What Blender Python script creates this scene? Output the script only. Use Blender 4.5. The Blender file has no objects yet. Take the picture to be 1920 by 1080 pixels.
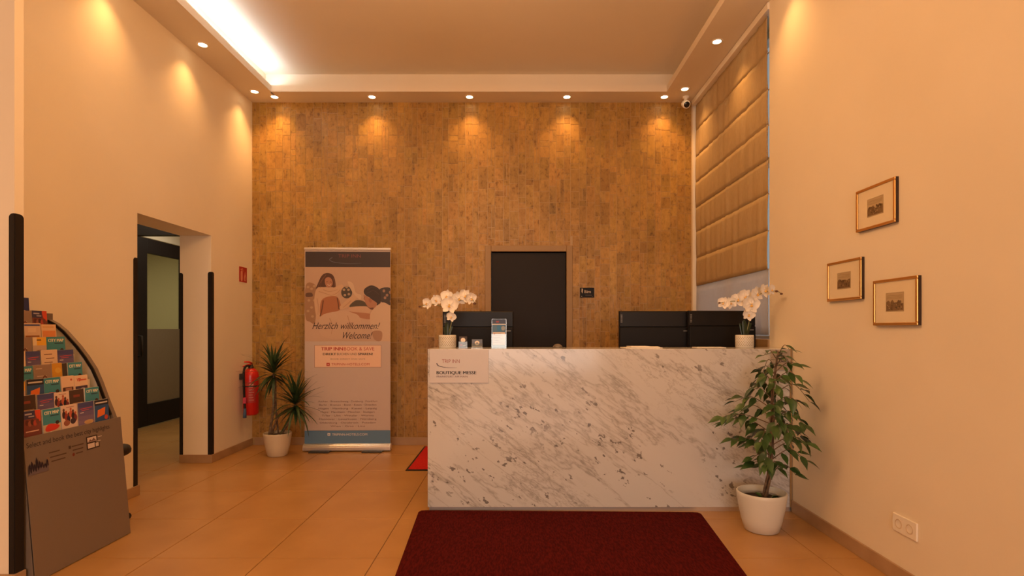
import bpy, bmesh, math, random
from mathutils import Vector, Matrix
from math import radians as R, sin, cos, pi
random.seed(7)
C = bpy.context.scene.collection
S = bpy.context.scene

# ------------------------------------------------------------------ camera
cam = bpy.data.cameras.new('camera')
cam.lens = 18.9; cam.sensor_width = 36; cam.sensor_fit = 'HORIZONTAL'
cam.shift_x = -8/1920; cam.shift_y = 77/1920; cam.clip_start = .05
co = bpy.data.objects.new('camera', cam); C.objects.link(co)
co.location = (0, 0, 1.236); co.rotation_euler = (pi/2, 0, 0)
S.camera = co

# ------------------------------------------------------------------ world, exposure, large lights
w = bpy.data.worlds.new('sky'); S.world = w; w.use_nodes = True
bgn = w.node_tree.nodes['Background']
bgn.inputs[0].default_value = (.80, .83, .86, 1); bgn.inputs[1].default_value = .36
S.view_settings.view_transform = 'Standard'
S.view_settings.look = 'None'
S.view_settings.gamma = 1
S.view_settings.use_curve_mapping = False
S.view_settings.exposure = 0.34
try:
    S.cycles.max_bounces = 8; S.cycles.diffuse_bounces = 5; S.cycles.glossy_bounces = 3
    S.cycles.transmission_bounces = 4; S.cycles.transparent_max_bounces = 8
    S.cycles.sample_clamp_indirect = 4.0; S.cycles.caustics_reflective = False; S.cycles.caustics_refractive = False
except Exception:
    pass
WARM = (1.0, .49, .16)
SPOT_W = 18.0
def light(name, kind, loc, energy, color, rot=(0,0,0), **kw):
    l = bpy.data.lights.new(name, kind); l.energy = energy; l.color = color
    for k, v in kw.items(): setattr(l, k, v)
    o = bpy.data.objects.new(name, l); C.objects.link(o); o.location = loc; o.rotation_euler = rot
    return o
# the lobby goes on behind the camera: two added ceiling panels for warm fill and daylight through the glazed entrance
for i, (yy, en) in enumerate(((-1.0, 20), (-3.4, 28))):
    light('fill_panel_light', 'AREA', (-.4, yy, 3.60), en, (1.0, .50, .19), shape='RECTANGLE', size=2.6, size_y=.9)
light('entrance_daylight', 'AREA', (0.3, -5.3, 1.5), 116, (1.0, .80, .68), rot=(R(90), 0, 0), shape='RECTANGLE', size=3.4, size_y=2.4)
light('room_fill_light', 'POINT', (-.45, 2.55, 3.15), 122, (1.0, .50, .20), shadow_soft_size=.34)  # added fill source out of frame, evens light on walls and ceiling
light('hall_light', 'AREA', (-4.0, 6.2, 2.62), 15, (1.0, .84, .62), shape='RECTANGLE', size=.8, size_y=2.2)
light('back_room_light', 'AREA', (-5.7, 7.2, 2.6), 38, (1.0, .85, .55), shape='RECTANGLE', size=.8, size_y=1.2)

# ------------------------------------------------------------------ materials
def srgb(r, g, b):
    f = lambda c: (c/255/12.92) if c/255 <= .04045 else ((c/255+.055)/1.055)**2.4
    return (f(r), f(g), f(b), 1)
def mat(name, col, rough=.5, metal=0, **kw):
    m = bpy.data.materials.new(name); m.use_nodes = True
    b = m.node_tree.nodes['Principled BSDF']
    b.inputs['Base Color'].default_value = col if len(col) == 4 else (*col, 1)
    b.inputs['Roughness'].default_value = rough; b.inputs['Metallic'].default_value = metal
    for k, v in kw.items(): b.inputs[k.replace('_', ' ')].default_value = v
    return m
def N(m, typ, **inp):
    n = m.node_tree.nodes.new(typ)
    for k, v in inp.items():
        if k.startswith('p_'): setattr(n, k[2:], v)
        else: n.inputs[k.replace('_', ' ')].default_value = v
    return n
def L(m, a, b): m.node_tree.links.new(a, b)
def B(m): return m.node_tree.nodes['Principled BSDF']
def ramp(m, src, stops):
    r = N(m, 'ShaderNodeValToRGB'); e = r.color_ramp.elements
    while len(e) < len(stops): e.new(.5)
    for i, (p, c) in enumerate(stops): e[i].position = p; e[i].color = c if len(c) == 4 else (*c, 1)
    L(m, src, r.inputs[0]); return r.outputs[0]
def objco(m, scale=(1,1,1), rot=(0,0,0), geo=False):
    if geo: t = N(m, 'ShaderNodeNewGeometry').outputs['Position']
    else: t = N(m, 'ShaderNodeTexCoord').outputs['Object']
    mp = N(m, 'ShaderNodeMapping'); mp.inputs['Scale'].default_value = scale; mp.inputs['Rotation'].default_value = rot
    L(m, t, mp.inputs[0]); return mp.outputs[0]
def noisy(m, c1, c2, scale=5, detail=4, lo=.35, hi=.65, geo=True, stretch=(1,1,1), bump=0, bscale=None):
    v = objco(m, stretch, geo=geo)
    n = N(m, 'ShaderNodeTexNoise', Scale=scale, Detail=detail); L(m, v, n.inputs['Vector'])
    L(m, ramp(m, n.outputs['Fac'], [(lo, c1), (hi, c2)]), B(m).inputs['Base Color'])
    if bump:
        n2 = N(m, 'ShaderNodeTexNoise', Scale=bscale or scale*8, Detail=3); L(m, v, n2.inputs['Vector'])
        bp = N(m, 'ShaderNodeBump', Strength=bump, Distance=.004); L(m, n2.outputs['Fac'], bp.inputs['Height'])
        L(m, bp.outputs[0], B(m).inputs['Normal'])
    return m

M = {}
M['plaster'] = noisy(mat('plaster', (.8,.7,.55), .75), (.80,.715,.56), (.84,.755,.60), 1.3, 3, bump=.06, bscale=60)
M['ceiling'] = noisy(mat('ceiling_paint', (.8,.75,.65), .85), (.77,.70,.585), (.80,.73,.61), 1.0)
M['floor'] = noisy(mat('floor_tile', (.6,.45,.3), .33), (.41,.215,.066), (.48,.262,.088), 3.2, 6, .3, .7, bump=.03, bscale=50)
M['grout'] = mat('floor_grout', (.16,.085,.035), .9)
M['base'] = noisy(mat('baseboard_tile', (.5,.36,.24), .4), (.36,.225,.12), (.43,.28,.155), 6, 4)
M['black'] = mat('black_plastic', (.018,.014,.012), .45)
M['darkdoor'] = mat('dark_door', (.014,.010,.009), .5)
M['frame_brown'] = mat('door_frame_brown', (.33,.205,.085), .5)
M['wallgrout'] = mat('wall_grout', (.46,.31,.14), .35)
M['white'] = mat('white_paint', (.82,.79,.74), .5)
M['whiteplastic'] = mat('white_plastic', (.85,.80,.70), .35)
M['alu'] = mat('aluminium', (.78,.76,.72), .3, .85)
M['dark_metal'] = mat('dark_metal', (.05,.045,.04), .4, .6)
M['standgrey'] = mat('stand_grey_metal', (.235,.185,.145), .42, .3)
M['cream'] = mat('cream_board', (.74,.68,.56), .6)
M['paper'] = mat('paper', (.82,.80,.75), .7)
M['soil'] = noisy(mat('soil', (.03,.02,.015), .95), (.02,.013,.009), (.06,.04,.025), 60)
M['red'] = mat('extinguisher_red', (.62,.018,.012), .28)
M['bluegrip'] = mat('blue_nozzle', (.05,.10,.20), .5)
M['matred'] = noisy(mat('red_mat_pile', (.5,.02,.015), .95), (.42,.012,.010), (.55,.02,.016), 90)
M['pot_white'] = mat('white_pot', (.66,.65,.59), .35)
M['pot_cream'] = mat('cream_pot', (.62,.52,.36), .45)
M['trunk'] = noisy(mat('bark', (.16,.10,.06), .85), (.10,.06,.035), (.22,.15,.09), 40)
M['leaf'] = noisy(mat('ficus_leaf', (.04,.09,.02), .32), (.020,.055,.014), (.055,.12,.026), 9)
M['strap'] = noisy(mat('dracaena_leaf', (.03,.07,.02), .4), (.017,.042,.014), (.045,.085,.028), 14)
M['oleaf'] = mat('orchid_leaf', (.014,.032,.012), .35)
M['stem'] = mat('orchid_stem', (.20,.22,.09), .5)
M['bud'] = mat('orchid_bud', (.12,.05,.03), .5)
M['petal'] = mat('orchid_petal', (.88,.84,.76), .55)
M['lip'] = mat('orchid_lip', (.85,.52,.12), .5)
M['gold'] = mat('gilt_frame', (.80,.43,.13), .3, .8)
M['framedark'] = mat('dark_frame_wood', (.035,.018,.012), .4)
M['mount'] = mat('passepartout', (.86,.74,.52), .8)
M['monitor'] = mat('monitor_shell', (.006,.005,.005), .5)
M['monitor2'] = mat('monitor_shell_upper', (.009,.008,.008), .38)
M['label_grey'] = mat('grey_badge', (.16,.15,.14), .4)
M['lens'] = mat('camera_lens', (.012,.010,.010), .12)
M['desk'] = noisy(mat('desk_laminate', (.5,.45,.4), .5), (.48,.43,.37), (.55,.5,.44), 4)
M['emit_led'] = mat('led_strip', (1,1,1), .5, Emission_Color=(.78,.88,1,1), Emission_Strength=9)
M['emit_spot'] = mat('spot_lens', (1,.9,.7), .4, Emission_Color=(1,.80,.48,1), Emission_Strength=9)
M['emit_fill'] = mat('fill_panel_glow', (1,.9,.7), .4, Emission_Color=(1,.62,.30,1), Emission_Strength=1.2)  # glow of the added fill panels
M['chain'] = mat('bead_chain', (.55,.52,.47), .3, .7)

for k_ in ('black', 'darkdoor', 'matred', 'monitor', 'monitor2'): B(M[k_]).inputs['Specular IOR Level'].default_value = .2
m = M['print'] = mat('print_ink', (.5,.5,.5), .5)
a = N(m, 'ShaderNodeAttribute', p_attribute_name='ink'); L(m, a.outputs['Color'], B(m).inputs['Base Color'])

# wall tiles: brown stone with dark pores; every tile carries its own tint and value
m = M['walltile'] = mat('stone_wall_tile', (.4,.28,.15), .3, Specular_IOR_Level=.42)
a = N(m, 'ShaderNodeAttribute', p_attribute_name='tint')
v = objco(m, (1, 1, .62), geo=True)
n1 = N(m, 'ShaderNodeTexNoise', Scale=32, Detail=8, Roughness=.72); L(m, v, n1.inputs['Vector'])
c1 = ramp(m, n1.outputs['Fac'], [(.33, (.17,.085,.020)), (.45, (.385,.22,.050)), (.66, (.50,.295,.076))])
n2 = N(m, 'ShaderNodeTexNoise', Scale=3.2, Detail=3); L(m, v, n2.inputs['Vector'])
c2 = ramp(m, n2.outputs['Fac'], [(.3, (.80,.78,.76)), (.7, (1.08,1.06,1.04))])
mx = N(m, 'ShaderNodeMix', p_data_type='RGBA', p_blend_type='MULTIPLY', Factor=1.0); L(m, c1, mx.inputs[6]); L(m, c2, mx.inputs[7])
mx2 = N(m, 'ShaderNodeMix', p_data_type='RGBA', p_blend_type='MULTIPLY', Factor=1.0); L(m, mx.outputs[2], mx2.inputs[6]); L(m, a.outputs['Color'], mx2.inputs[7])
L(m, mx2.outputs[2], B(m).inputs['Base Color'])
L(m, ramp(m, n1.outputs['Fac'], [(.35, (.56,)*3), (.6, (.38,)*3)]), B(m).inputs['Roughness'])
bp = N(m, 'ShaderNodeBump', Strength=.12, Distance=.004); L(m, n1.outputs['Fac'], bp.inputs['Height']); L(m, bp.outputs[0], B(m).inputs['Normal'])

# marble: white ground, grey veins running down to the right, dark flecks
m = M['marble'] = mat('white_marble', (.8,.78,.74), .12)
def mixc(m, f, a, b, blend='MIX'):
    x = N(m, 'ShaderNodeMix', p_data_type='RGBA', p_blend_type=blend)
    if isinstance(f, float): x.inputs[0].default_value = f
    else: L(m, f, x.inputs[0])
    for s, k in ((a, 6), (b, 7)):
        if isinstance(s, tuple): x.inputs[k].default_value = (*s[:3], 1)
        else: L(m, s, x.inputs[k])
    return x.outputs[2]
def mth(m, op, a, b=None, clamp=False):
    x = N(m, 'ShaderNodeMath', p_operation=op); x.use_clamp = clamp
    for s, k in ((a, 0), (b, 1)):
        if s is None: continue
        if isinstance(s, (int, float)): x.inputs[k].default_value = s
        else: L(m, s, x.inputs[k])
    return x.outputs[0]
pos = N(m, 'ShaderNodeNewGeometry').outputs['Position']
rot = N(m, 'ShaderNodeMapping'); rot.inputs['Rotation'].default_value = (0, R(-36), 0); L(m, pos, rot.inputs[0])
st = N(m, 'ShaderNodeMapping'); st.inputs['Scale'].default_value = (.30, 1, 1); L(m, rot.outputs[0], st.inputs[0])
wn = N(m, 'ShaderNodeTexNoise', Scale=2.2, Detail=6, Roughness=.65); L(m, st.outputs[0], wn.inputs['Vector'])
vein = mth(m, 'ABSOLUTE', mth(m, 'SUBTRACT', wn.outputs['Fac'], .5))
vf = ramp(m, vein, [(0, (1,)*3), (.005, (.5,)*3), (.022, (.0,)*3)])
wn2 = N(m, 'ShaderNodeTexNoise', Scale=7.0, Detail=10, Roughness=.72); L(m, st.outputs[0], wn2.inputs['Vector'])
vein2 = mth(m, 'ABSOLUTE', mth(m, 'SUBTRACT', wn2.outputs['Fac'], .5))
vf2 = ramp(m, vein2, [(0, (.8,)*3), (.006, (.3,)*3), (.016, (0,)*3)])
msk = N(m, 'ShaderNodeTexNoise', Scale=1.6, Detail=3); L(m, st.outputs[0], msk.inputs['Vector'])
mf = ramp(m, msk.outputs['Fac'], [(.42, (0,)*3), (.62, (1,)*3)])
cl = N(m, 'ShaderNodeTexNoise', Scale=1.3, Detail=5); L(m, st.outputs[0], cl.inputs['Vector'])
base = ramp(m, cl.outputs['Fac'], [(.32, (.49,.50,.51)), (.48, (.60,.60,.60)), (.7, (.63,.63,.625))])
c = mixc(m, mth(m, 'MULTIPLY', vf, .55), base, (.23,.21,.20))
c = mixc(m, mth(m, 'MULTIPLY', mth(m, 'MULTIPLY', vf2, mf), .8), c, (.20,.18,.17))
st2 = N(m, 'ShaderNodeMapping'); st2.inputs['Scale'].default_value = (.6, 1, 1); L(m, rot.outputs[0], st2.inputs[0])
fn = N(m, 'ShaderNodeTexNoise', Scale=24, Detail=3, Roughness=.6); L(m, st2.outputs[0], fn.inputs['Vector'])
fm = N(m, 'ShaderNodeTexNoise', Scale=2.6, Detail=2); L(m, st2.outputs[0], fm.inputs['Vector'])
fl = mth(m, 'MULTIPLY', ramp(m, fn.outputs['Fac'], [(.625, (0,)*3), (.655, (1,)*3)]), ramp(m, fm.outputs['Fac'], [(.40, (0.0,)*3), (.52, (1,)*3)]))
c = mixc(m, mth(m, 'MULTIPLY', fl, .8), c, (.10,.085,.08))
st3 = N(m, 'ShaderNodeMapping'); st3.inputs['Scale'].default_value = (.13, 1, 1); L(m, rot.outputs[0], st3.inputs[0])
wn3 = N(m, 'ShaderNodeTexNoise', Scale=3.4, Detail=9, Roughness=.6); L(m, st3.outputs[0], wn3.inputs['Vector'])
vf3 = ramp(m, mth(m, 'ABSOLUTE', mth(m, 'SUBTRACT', wn3.outputs['Fac'], .53)), [(0, (1,)*3), (.004, (.4,)*3), (.014, (0,)*3)])
c = mixc(m, mth(m, 'MULTIPLY', vf3, .5), c, (.24,.22,.20))
L(m, c, B(m).inputs['Base Color'])

# carpet runner: dark red, ribbed
m = M['rug'] = mat('dark_red_carpet', (.1,.01,.01), .95, Specular_IOR_Level=.05)
v = objco(m, (1, 1, 1), geo=True)
n1 = N(m, 'ShaderNodeTexNoise', Scale=120, Detail=2); sx = N(m, 'ShaderNodeMapping'); sx.inputs['Scale'].default_value = (1, .25, 1); L(m, v, sx.inputs[0]); L(m, sx.outputs[0], n1.inputs['Vector'])
n2 = N(m, 'ShaderNodeTexNoise', Scale=2, Detail=3); L(m, v, n2.inputs['Vector'])
cc = mixc(m, n2.outputs['Fac'], ramp(m, n1.outputs['Fac'], [(.35, (.042,.0035,.003)), (.65, (.082,.0065,.0055))]), ramp(m, n1.outputs['Fac'], [(.35, (.050,.0045,.0036)), (.65, (.094,.008,.006))]))
L(m, cc, B(m).inputs['Base Color'])
bp = N(m, 'ShaderNodeBump', Strength=.5, Distance=.004); L(m, n1.outputs['Fac'], bp.inputs['Height']); L(m, bp.outputs[0], B(m).inputs['Normal'])

# blind fabrics
def fabric(name, c1, c2, trans):
    m = mat(name, c1, .85)
    v = objco(m, (30, 30, 4), geo=True); n = N(m, 'ShaderNodeTexNoise', Scale=6, Detail=4); L(m, v, n.inputs['Vector'])
    col = ramp(m, n.outputs['Fac'], [(.3, c1), (.7, c2)]); L(m, col, B(m).inputs['Base Color'])
    t = N(m, 'ShaderNodeBsdfTranslucent'); L(m, col, t.inputs[0])
    mx = N(m, 'ShaderNodeMixShader'); mx.inputs[0].default_value = trans
    L(m, B(m).outputs[0], mx.inputs[1]); L(m, t.outputs[0], mx.inputs[2])
    L(m, mx.outputs[0], m.node_tree.nodes['Material Output'].inputs[0]); return m
M['blind'] = fabric('blind_fabric', (.44,.32,.165), (.51,.375,.20), .03)
M['sheer'] = fabric('blind_sheer_hem', (.80,.75,.70), (.86,.83,.80), .68)
# glass
def glass(name, tint, mixf, rough=.02):
    m = bpy.data.materials.new(name); m.use_nodes = True; nt = m.node_tree
    tr = nt.nodes.new('ShaderNodeBsdfTransparent'); tr.inputs[0].default_value = (*tint, 1)
    gl = nt.nodes.new('ShaderNodeBsdfGlossy'); gl.inputs['Roughness'].default_value = rough
    mx = nt.nodes.new('ShaderNodeMixShader'); mx.inputs[0].default_value = mixf
    nt.links.new(tr.outputs[0], mx.inputs[1]); nt.links.new(gl.outputs[0], mx.inputs[2])
    nt.links.new(mx.outputs[0], nt.nodes['Material Output'].inputs[0]); return m
M['glass'] = glass('window_glass', (.9,.94,.96), .08)
M['pictureglass'] = glass('picture_glass', (1,1,1), .03)
M['doorglass'] = glass('door_glass', (.70,.72,.66), .10)
M['acrylic'] = glass('clear_acrylic', (.86,.9,.9), .10)
M['film'] = fabric('frosted_film', (.33,.26,.18), (.36,.285,.2), .35)

# ------------------------------------------------------------------ geometry helpers
def link(name, me, mt, parent=None, loc=None):
    o = bpy.data.objects.new(name, me); C.objects.link(o)
    if mt is not None and len(me.materials) == 0: me.materials.append(M[mt] if isinstance(mt, str) else mt)
    if parent: o.parent = parent
    if loc is not None: o.location = loc
    return o
def fin(name, bm, mt, parent=None, smooth=False, loc=None):
    bmesh.ops.recalc_face_normals(bm, faces=bm.faces)
    me = bpy.data.meshes.new(name); bm.to_mesh(me); bm.free()
    if smooth:
        for p in me.polygons: p.use_smooth = True
    return link(name, me, mt, parent, loc)
def bx(bm, x0, x1, y0, y1, z0, z1, bev=0, seg=2):
    g = bmesh.ops.create_cube(bm, size=1)['verts']
    for v in g: v.co = Vector(((x0+x1)/2 + v.co.x*(x1-x0), (y0+y1)/2 + v.co.y*(y1-y0), (z0+z1)/2 + v.co.z*(z1-z0)))
    if bev:
        es = list({e for v in g for e in v.link_edges})
        bmesh.ops.bevel(bm, geom=es, offset=bev, segments=seg, affect='EDGES', profile=.5)
def box(name, a, mt, parent=None, bev=0, seg=2):
    """a = x0,x1,y0,y1,z0,z1 in world metres; in parent-local space when a parent is given"""
    bm = bmesh.new(); bx(bm, *local(a, parent), bev, seg); return fin(name, bm, mt, parent)
def local(a, parent):
    if parent is None: return a
    p = root_loc(parent); return (a[0]-p.x, a[1]-p.x, a[2]-p.y, a[3]-p.y, a[4]-p.z, a[5]-p.z)
def root_loc(o):
    v = Vector((0,0,0))
    while o: v = v + o.location; o = o.parent
    return v
def lathe(bm, prof, seg=28, center=(0,0,0)):
    rings = []
    for r, z in prof:
        if r < 1e-6: rings.append([bm.verts.new((center[0], center[1], center[2]+z))])
        else: rings.append([bm.verts.new((center[0]+r*cos(2*pi*i/seg), center[1]+r*sin(2*pi*i/seg), center[2]+z)) for i in range(seg)])
    for a, b in zip(rings, rings[1:]):
        for i in range(seg):
            j = (i+1) % seg
            if len(a) == 1 and len(b) == 1: continue
            if len(a) == 1: bm.faces.new((a[0], b[i], b[j]))
            elif len(b) == 1: bm.faces.new((a[i], a[j], b[0]))
            else: bm.faces.new((a[i], a[j], b[j], b[i]))
def tube(bm, pts, rad, seg=8):
    pts = [Vector(p) for p in pts]; n = len(pts)
    rads = rad if isinstance(rad, (list, tuple)) else [rad]*n
    rings = []; up = Vector((.13, .27, .95)).normalized()
    for i, p in enumerate(pts):
        t = (pts[min(i+1, n-1)] - pts[max(i-1, 0)]).normalized()
        x = t.cross(up)
        if x.length < 1e-3: x = t.cross(Vector((1, 0, 0)))
        x.normalize(); y = t.cross(x)
        rings.append([bm.verts.new(p + (x*cos(2*pi*k/seg) + y*sin(2*pi*k/seg))*rads[i]) for k in range(seg)])
    for a, b in zip(rings, rings[1:]):
        for k in range(seg): bm.faces.new((a[k], a[(k+1) % seg], b[(k+1) % seg], b[k]))
    bm.faces.new(rings[0][::-1]); bm.faces.new(rings[-1])
def spline(pts, n=8):
    P = [Vector(p) for p in pts]; out = []
    for i in range(len(P)-1):
        p0, p1, p2, p3 = P[max(i-1, 0)], P[i], P[i+1], P[min(i+2, len(P)-1)]
        for k in range(n):
            t = k/n
            out.append(.5*((2*p1)+(p2-p0)*t+(2*p0-5*p1+4*p2-p3)*t*t+(3*p1-p0-3*p2+p3)*t**3))
    out.append(P[-1]); return out
def prism(bm, pts, axis, a0, a1):
    """extrude a 2-D outline along axis 0/1/2; pts are the other two coordinates in order"""
    def mk(p, a):
        c = list(p); c.insert(axis, a); return bm.verts.new(c)
    A = [mk(p, a0) for p in pts]; Bv = [mk(p, a1) for p in pts]
    bm.faces.new(A); bm.faces.new(Bv[::-1]); n = len(pts)
    for i in range(n): bm.faces.new((A[i], A[(i+1) % n], Bv[(i+1) % n], Bv[i]))
def thing(name, label, cat, loc, group=None):
    o = bpy.data.objects.new(name, None); C.objects.link(o); o.location = loc; o.empty_display_size = .1
    return tag(o, label, cat, group)
def tag(o, label, cat, group=None):
    o['label'] = label; o['category'] = cat
    if group: o['group'] = group
    return o
def struct(o, label=None):
    o['kind'] = 'structure'
    if label: o['label'] = label
    return o
def stuff(o): o['kind'] = 'stuff'; return o

_txt = {}
def text_shape(body):
    if body not in _txt:
        cu = bpy.data.curves.new('t', 'FONT'); cu.body = body; cu.size = 1; cu.resolution_u = 3
        ob = bpy.data.objects.new('t', cu); C.objects.link(ob)
        dg = bpy.context.evaluated_depsgraph_get()
        me = bpy.data.meshes.new_from_object(ob.evaluated_get(dg))
        vs = [(v.co.x, v.co.y) for v in me.vertices]; fs = [tuple(p.vertices) for p in me.polygons]
        bpy.data.objects.remove(ob); bpy.data.curves.remove(cu); bpy.data.meshes.remove(me)
        _txt[body] = (vs, fs)
    return _txt[body]
class Flat:
    """flat print: coloured shapes stacked a hair apart on one plane (u right, v up)"""
    def __init__(s): s.v = []; s.f = []; s.c = []; s.l = 0
    def poly(s, pts, col):
        s.l += 1; b = len(s.v); s.v += [(p[0], p[1], s.l) for p in pts]; s.f.append(tuple(range(b, b+len(pts)))); s.c.append(col)
    def rect(s, x0, y0, x1, y1, col): s.poly([(x0,y0),(x1,y0),(x1,y1),(x0,y1)], col)
    def ell(s, cx, cy, rx, ry, col, n=20, rot=0):
        s.poly([(cx+rx*cos(t)*cos(rot)-ry*sin(t)*sin(rot), cy+rx*cos(t)*sin(rot)+ry*sin(t)*cos(rot)) for t in [2*pi*i/n for i in range(n)]], col)
    def smooth(s, pts, col, n=5):
        q = [Vector((p[0], p[1], 0)) for p in pts]; out = []
        m_ = len(q)
        for i in range(m_):
            p0, p1, p2, p3 = q[i-1], q[i], q[(i+1) % m_], q[(i+2) % m_]
            for k in range(n):
                t = k/n; r = .5*((2*p1)+(p2-p0)*t+(2*p0-5*p1+4*p2-p3)*t*t+(3*p1-p0-3*p2+p3)*t**3); out.append((r.x, r.y))
        s.poly(out, col)
    def stroke(s, pts, w0, col, w1=None, n=6):
        q = spline([(p[0], p[1], 0) for p in pts], n); w1 = w0 if w1 is None else w1; s.l += 1; b = len(s.v); k = len(q)
        for i, p in enumerate(q):
            t = (q[min(i+1, k-1)]-q[max(i-1, 0)]).normalized(); nn = Vector((-t.y, t.x, 0)); wd = (w0+(w1-w0)*i/(k-1))/2
            s.v += [(p.x+nn.x*wd, p.y+nn.y*wd, s.l), (p.x-nn.x*wd, p.y-nn.y*wd, s.l)]
        for i in range(k-1): s.f.append((b+2*i, b+2*i+1, b+2*i+3, b+2*i+2)); s.c.append(col)
    def text(s, body, x, y, wid, hei, col, align='L', shear=0, bold=0):
        vs, fs = text_shape(body); s.l += 1
        x0 = min(v[0] for v in vs); x1 = max(v[0] for v in vs); y1 = max(v[1] for v in vs if True)
        sx = wid/(x1-x0); sy = hei/.72
        ox = x - (wid if align == 'R' else wid/2 if align == 'C' else 0)
        for off in ([0] if not bold else [-bold, 0, bold]):
            b = len(s.v)
            s.v += [(ox+(v[0]-x0)*sx+v[1]*sy*shear+off, y+v[1]*sy, s.l) for v in vs]
            for f in fs: s.f.append(tuple(b+i for i in f)); s.c.append(col)
            s.l += 1
    def build(s, name, parent, origin, ux, uy, gap=.00012, label=None):
        ux = Vector(ux); uy = Vector(uy); nz = ux.cross(uy); o = Vector(origin)
        me = bpy.data.meshes.new(name)
        me.from_pydata([o + ux*v[0] + uy*v[1] + nz*(v[2]*gap) for v in s.v], [], s.f)
        at = me.color_attributes.new('ink', 'FLOAT_COLOR', 'CORNER')
        for p, c in zip(me.polygons, s.c):
            for li in p.loop_indices: at.data[li].color = (c[0], c[1], c[2], 1)
        me.validate(); ob = link(name, me, 'print', parent)
        if label: ob['label'] = label
        return ob
def K(r, g, b): return srgb(r, g, b)[:3]
FRONT = ((1,0,0), (0,0,1)); FROM_LEFT = ((0,1,0), (0,0,1)); FROM_RIGHT = ((0,-1,0), (0,0,1))

# ------------------------------------------------------------------ the room
XL, XR, YB, ZC = -2.82, 1.87, 5.74, 3.656           # left wall, right wall, back wall, soffit height
TRAY = 3.88                                         # height of the raised ceiling
XLb = -2.79

# floor: slab with single tiles (60 cm grid)
fl_ = box('floor', (-6.9, XR+.2, -5.6, 9.2, -.10, -.004), 'grout'); struct(fl_, 'beige stone tile floor of the lobby')
tb = bmesh.new(); bx(tb, -.2978, .2978, -.2978, .2978, -.02, 0, .0015, 1)
tme = bpy.data.meshes.new('floor_tile'); tb.to_mesh(tme); tb.free(); tme.materials.append(M['floor'])
def floor_tile(x0, x1, y0, y1):
    o = bpy.data.objects.new('tile', tme); C.objects.link(o); o.parent = fl_
    o.location = ((x0+x1)/2, (y0+y1)/2, 0); o.scale = ((x1-x0)/.6, (y1-y0)/.6, 1)
xs = [-4.96+.6*i for i in range(12)]                # joints at ... -1.96 -1.36 -.76 -.16 ...
ys = [-.1+.6*i for i in range(16)]                  # joints at ... 2.90 3.50 4.10 4.70 ...
for i in range(len(xs)):
    for j in range(len(ys)):
        x0, x1, y0, y1 = xs[i], min(xs[i]+.6, XR), ys[j], ys[j]+.6
        if x0 >= XR: continue
        if y0 >= YB-.05 and x1 > -3.1: x1 = min(x1, -3.1)
        if x0 >= -3.1 and y0 < YB: y1 = min(y1, YB)
        if x1-x0 < .03 or y1-y0 < .03: continue
        if x1 <= -2.75 and y1 < 3.2: continue
        floor_tile(x0, x1, y0, y1)
rest = bmesh.new()
for i in range(-9, 4):
    for j in range(1, 10):
        x0 = -.16+.6*i; y1 = -.1-.6*(j-1)
        if x0 < XR and x0 > -4.5: bx(rest, x0+.0015, min(x0+.5985, XR), y1-.5985, y1-.0015, -.02, 0)
stuff(fin('tile_field', rest, 'floor', fl_))

# ceiling: soffit ring, raised tray with a lip that hides a light cove
bm = bmesh.new()
bx(bm, -4.0, XR+.2, -5.6, YB+.2, TRAY, TRAY+.1)
ce = struct(fin('ceiling', bm, 'ceiling'), 'raised warm white ceiling inside the soffit frame')
TX0, TX1, TY0, TY1 = -2.50, 1.535, 1.9, 5.48        # inner edge of the soffit
for nm, a in (('soffit', (-4.0, TX0-.10, -5.6, YB+.2, ZC, TRAY)), ('soffit', (TX1+.10, XR+.2, -5.6, YB+.2, ZC, TRAY)),
              ('soffit', (TX0-.10, TX1+.10, TY1+.10, YB+.2, ZC, TRAY)), ('soffit', (TX0-.10, TX1+.10, -5.6, TY0-.10, ZC, TRAY))):
    box(nm, a, 'ceiling', ce)
bm = bmesh.new()
lz = 3.722
bx(bm, TX0-.10, TX0, TY0-.1, TY1+.1, ZC, ZC+.012); bx(bm, TX0-.012, TX0, TY0-.0, TY1, ZC+.012, lz)
bx(bm, TX1, TX1+.10, TY0-.1, TY1+.1, ZC, lz);
bx(bm, TX0-.012, TX1, TY1, TY1+.10, ZC, lz);
bx(bm, TX0, TX1, TY0-.10, TY0, ZC, lz);
fin('cove_lip', bm, 'ceiling', ce)
led = tag(box('led_strip', (TX0-.085, TX0-.055, TY0+.05, TY1-.02, ZC+.014, ZC+.024), 'emit_led'), 'white LED strip light hidden behind the left ceiling lip', 'light')
light('led_glow', 'AREA', (TX0-.068, (TY0+TY1)/2, ZC+.03), 15, (.80, .90, 1.0), rot=(pi, R(66), 0), shape='RECTANGLE', size=.05, size_y=TY1-TY0-.08)

# left wall with the opening to the hall
OY0, OY1, OZ = 4.0, 4.97, 2.10; WT = .29
bm = bmesh.new()
bx(bm, XL-WT, XL, 2.60, OY0, 0, ZC); bx(bm, XL-WT, XL, OY0, OY1, OZ, ZC); bx(bm, XL-WT, XL, OY1, YB+.1, 0, ZC)
wl = struct(fin('wall_left', bm, 'plaster'), 'cream plaster left wall with the hall opening')
bm = bmesh.new()
bx(bm, -3.9, -2.38, 2.55, 2.598, 0, ZC)
struct(fin('wall_stub', bm, 'plaster'), 'end of the cream cross wall at the left edge of the photo')
bm = bmesh.new(); bx(bm, -3.9, -3.8, -5.6, 2.55, 0, ZC)
struct(fin('wall_side', bm, 'plaster'), 'cream lobby side wall behind the viewpoint')
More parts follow.
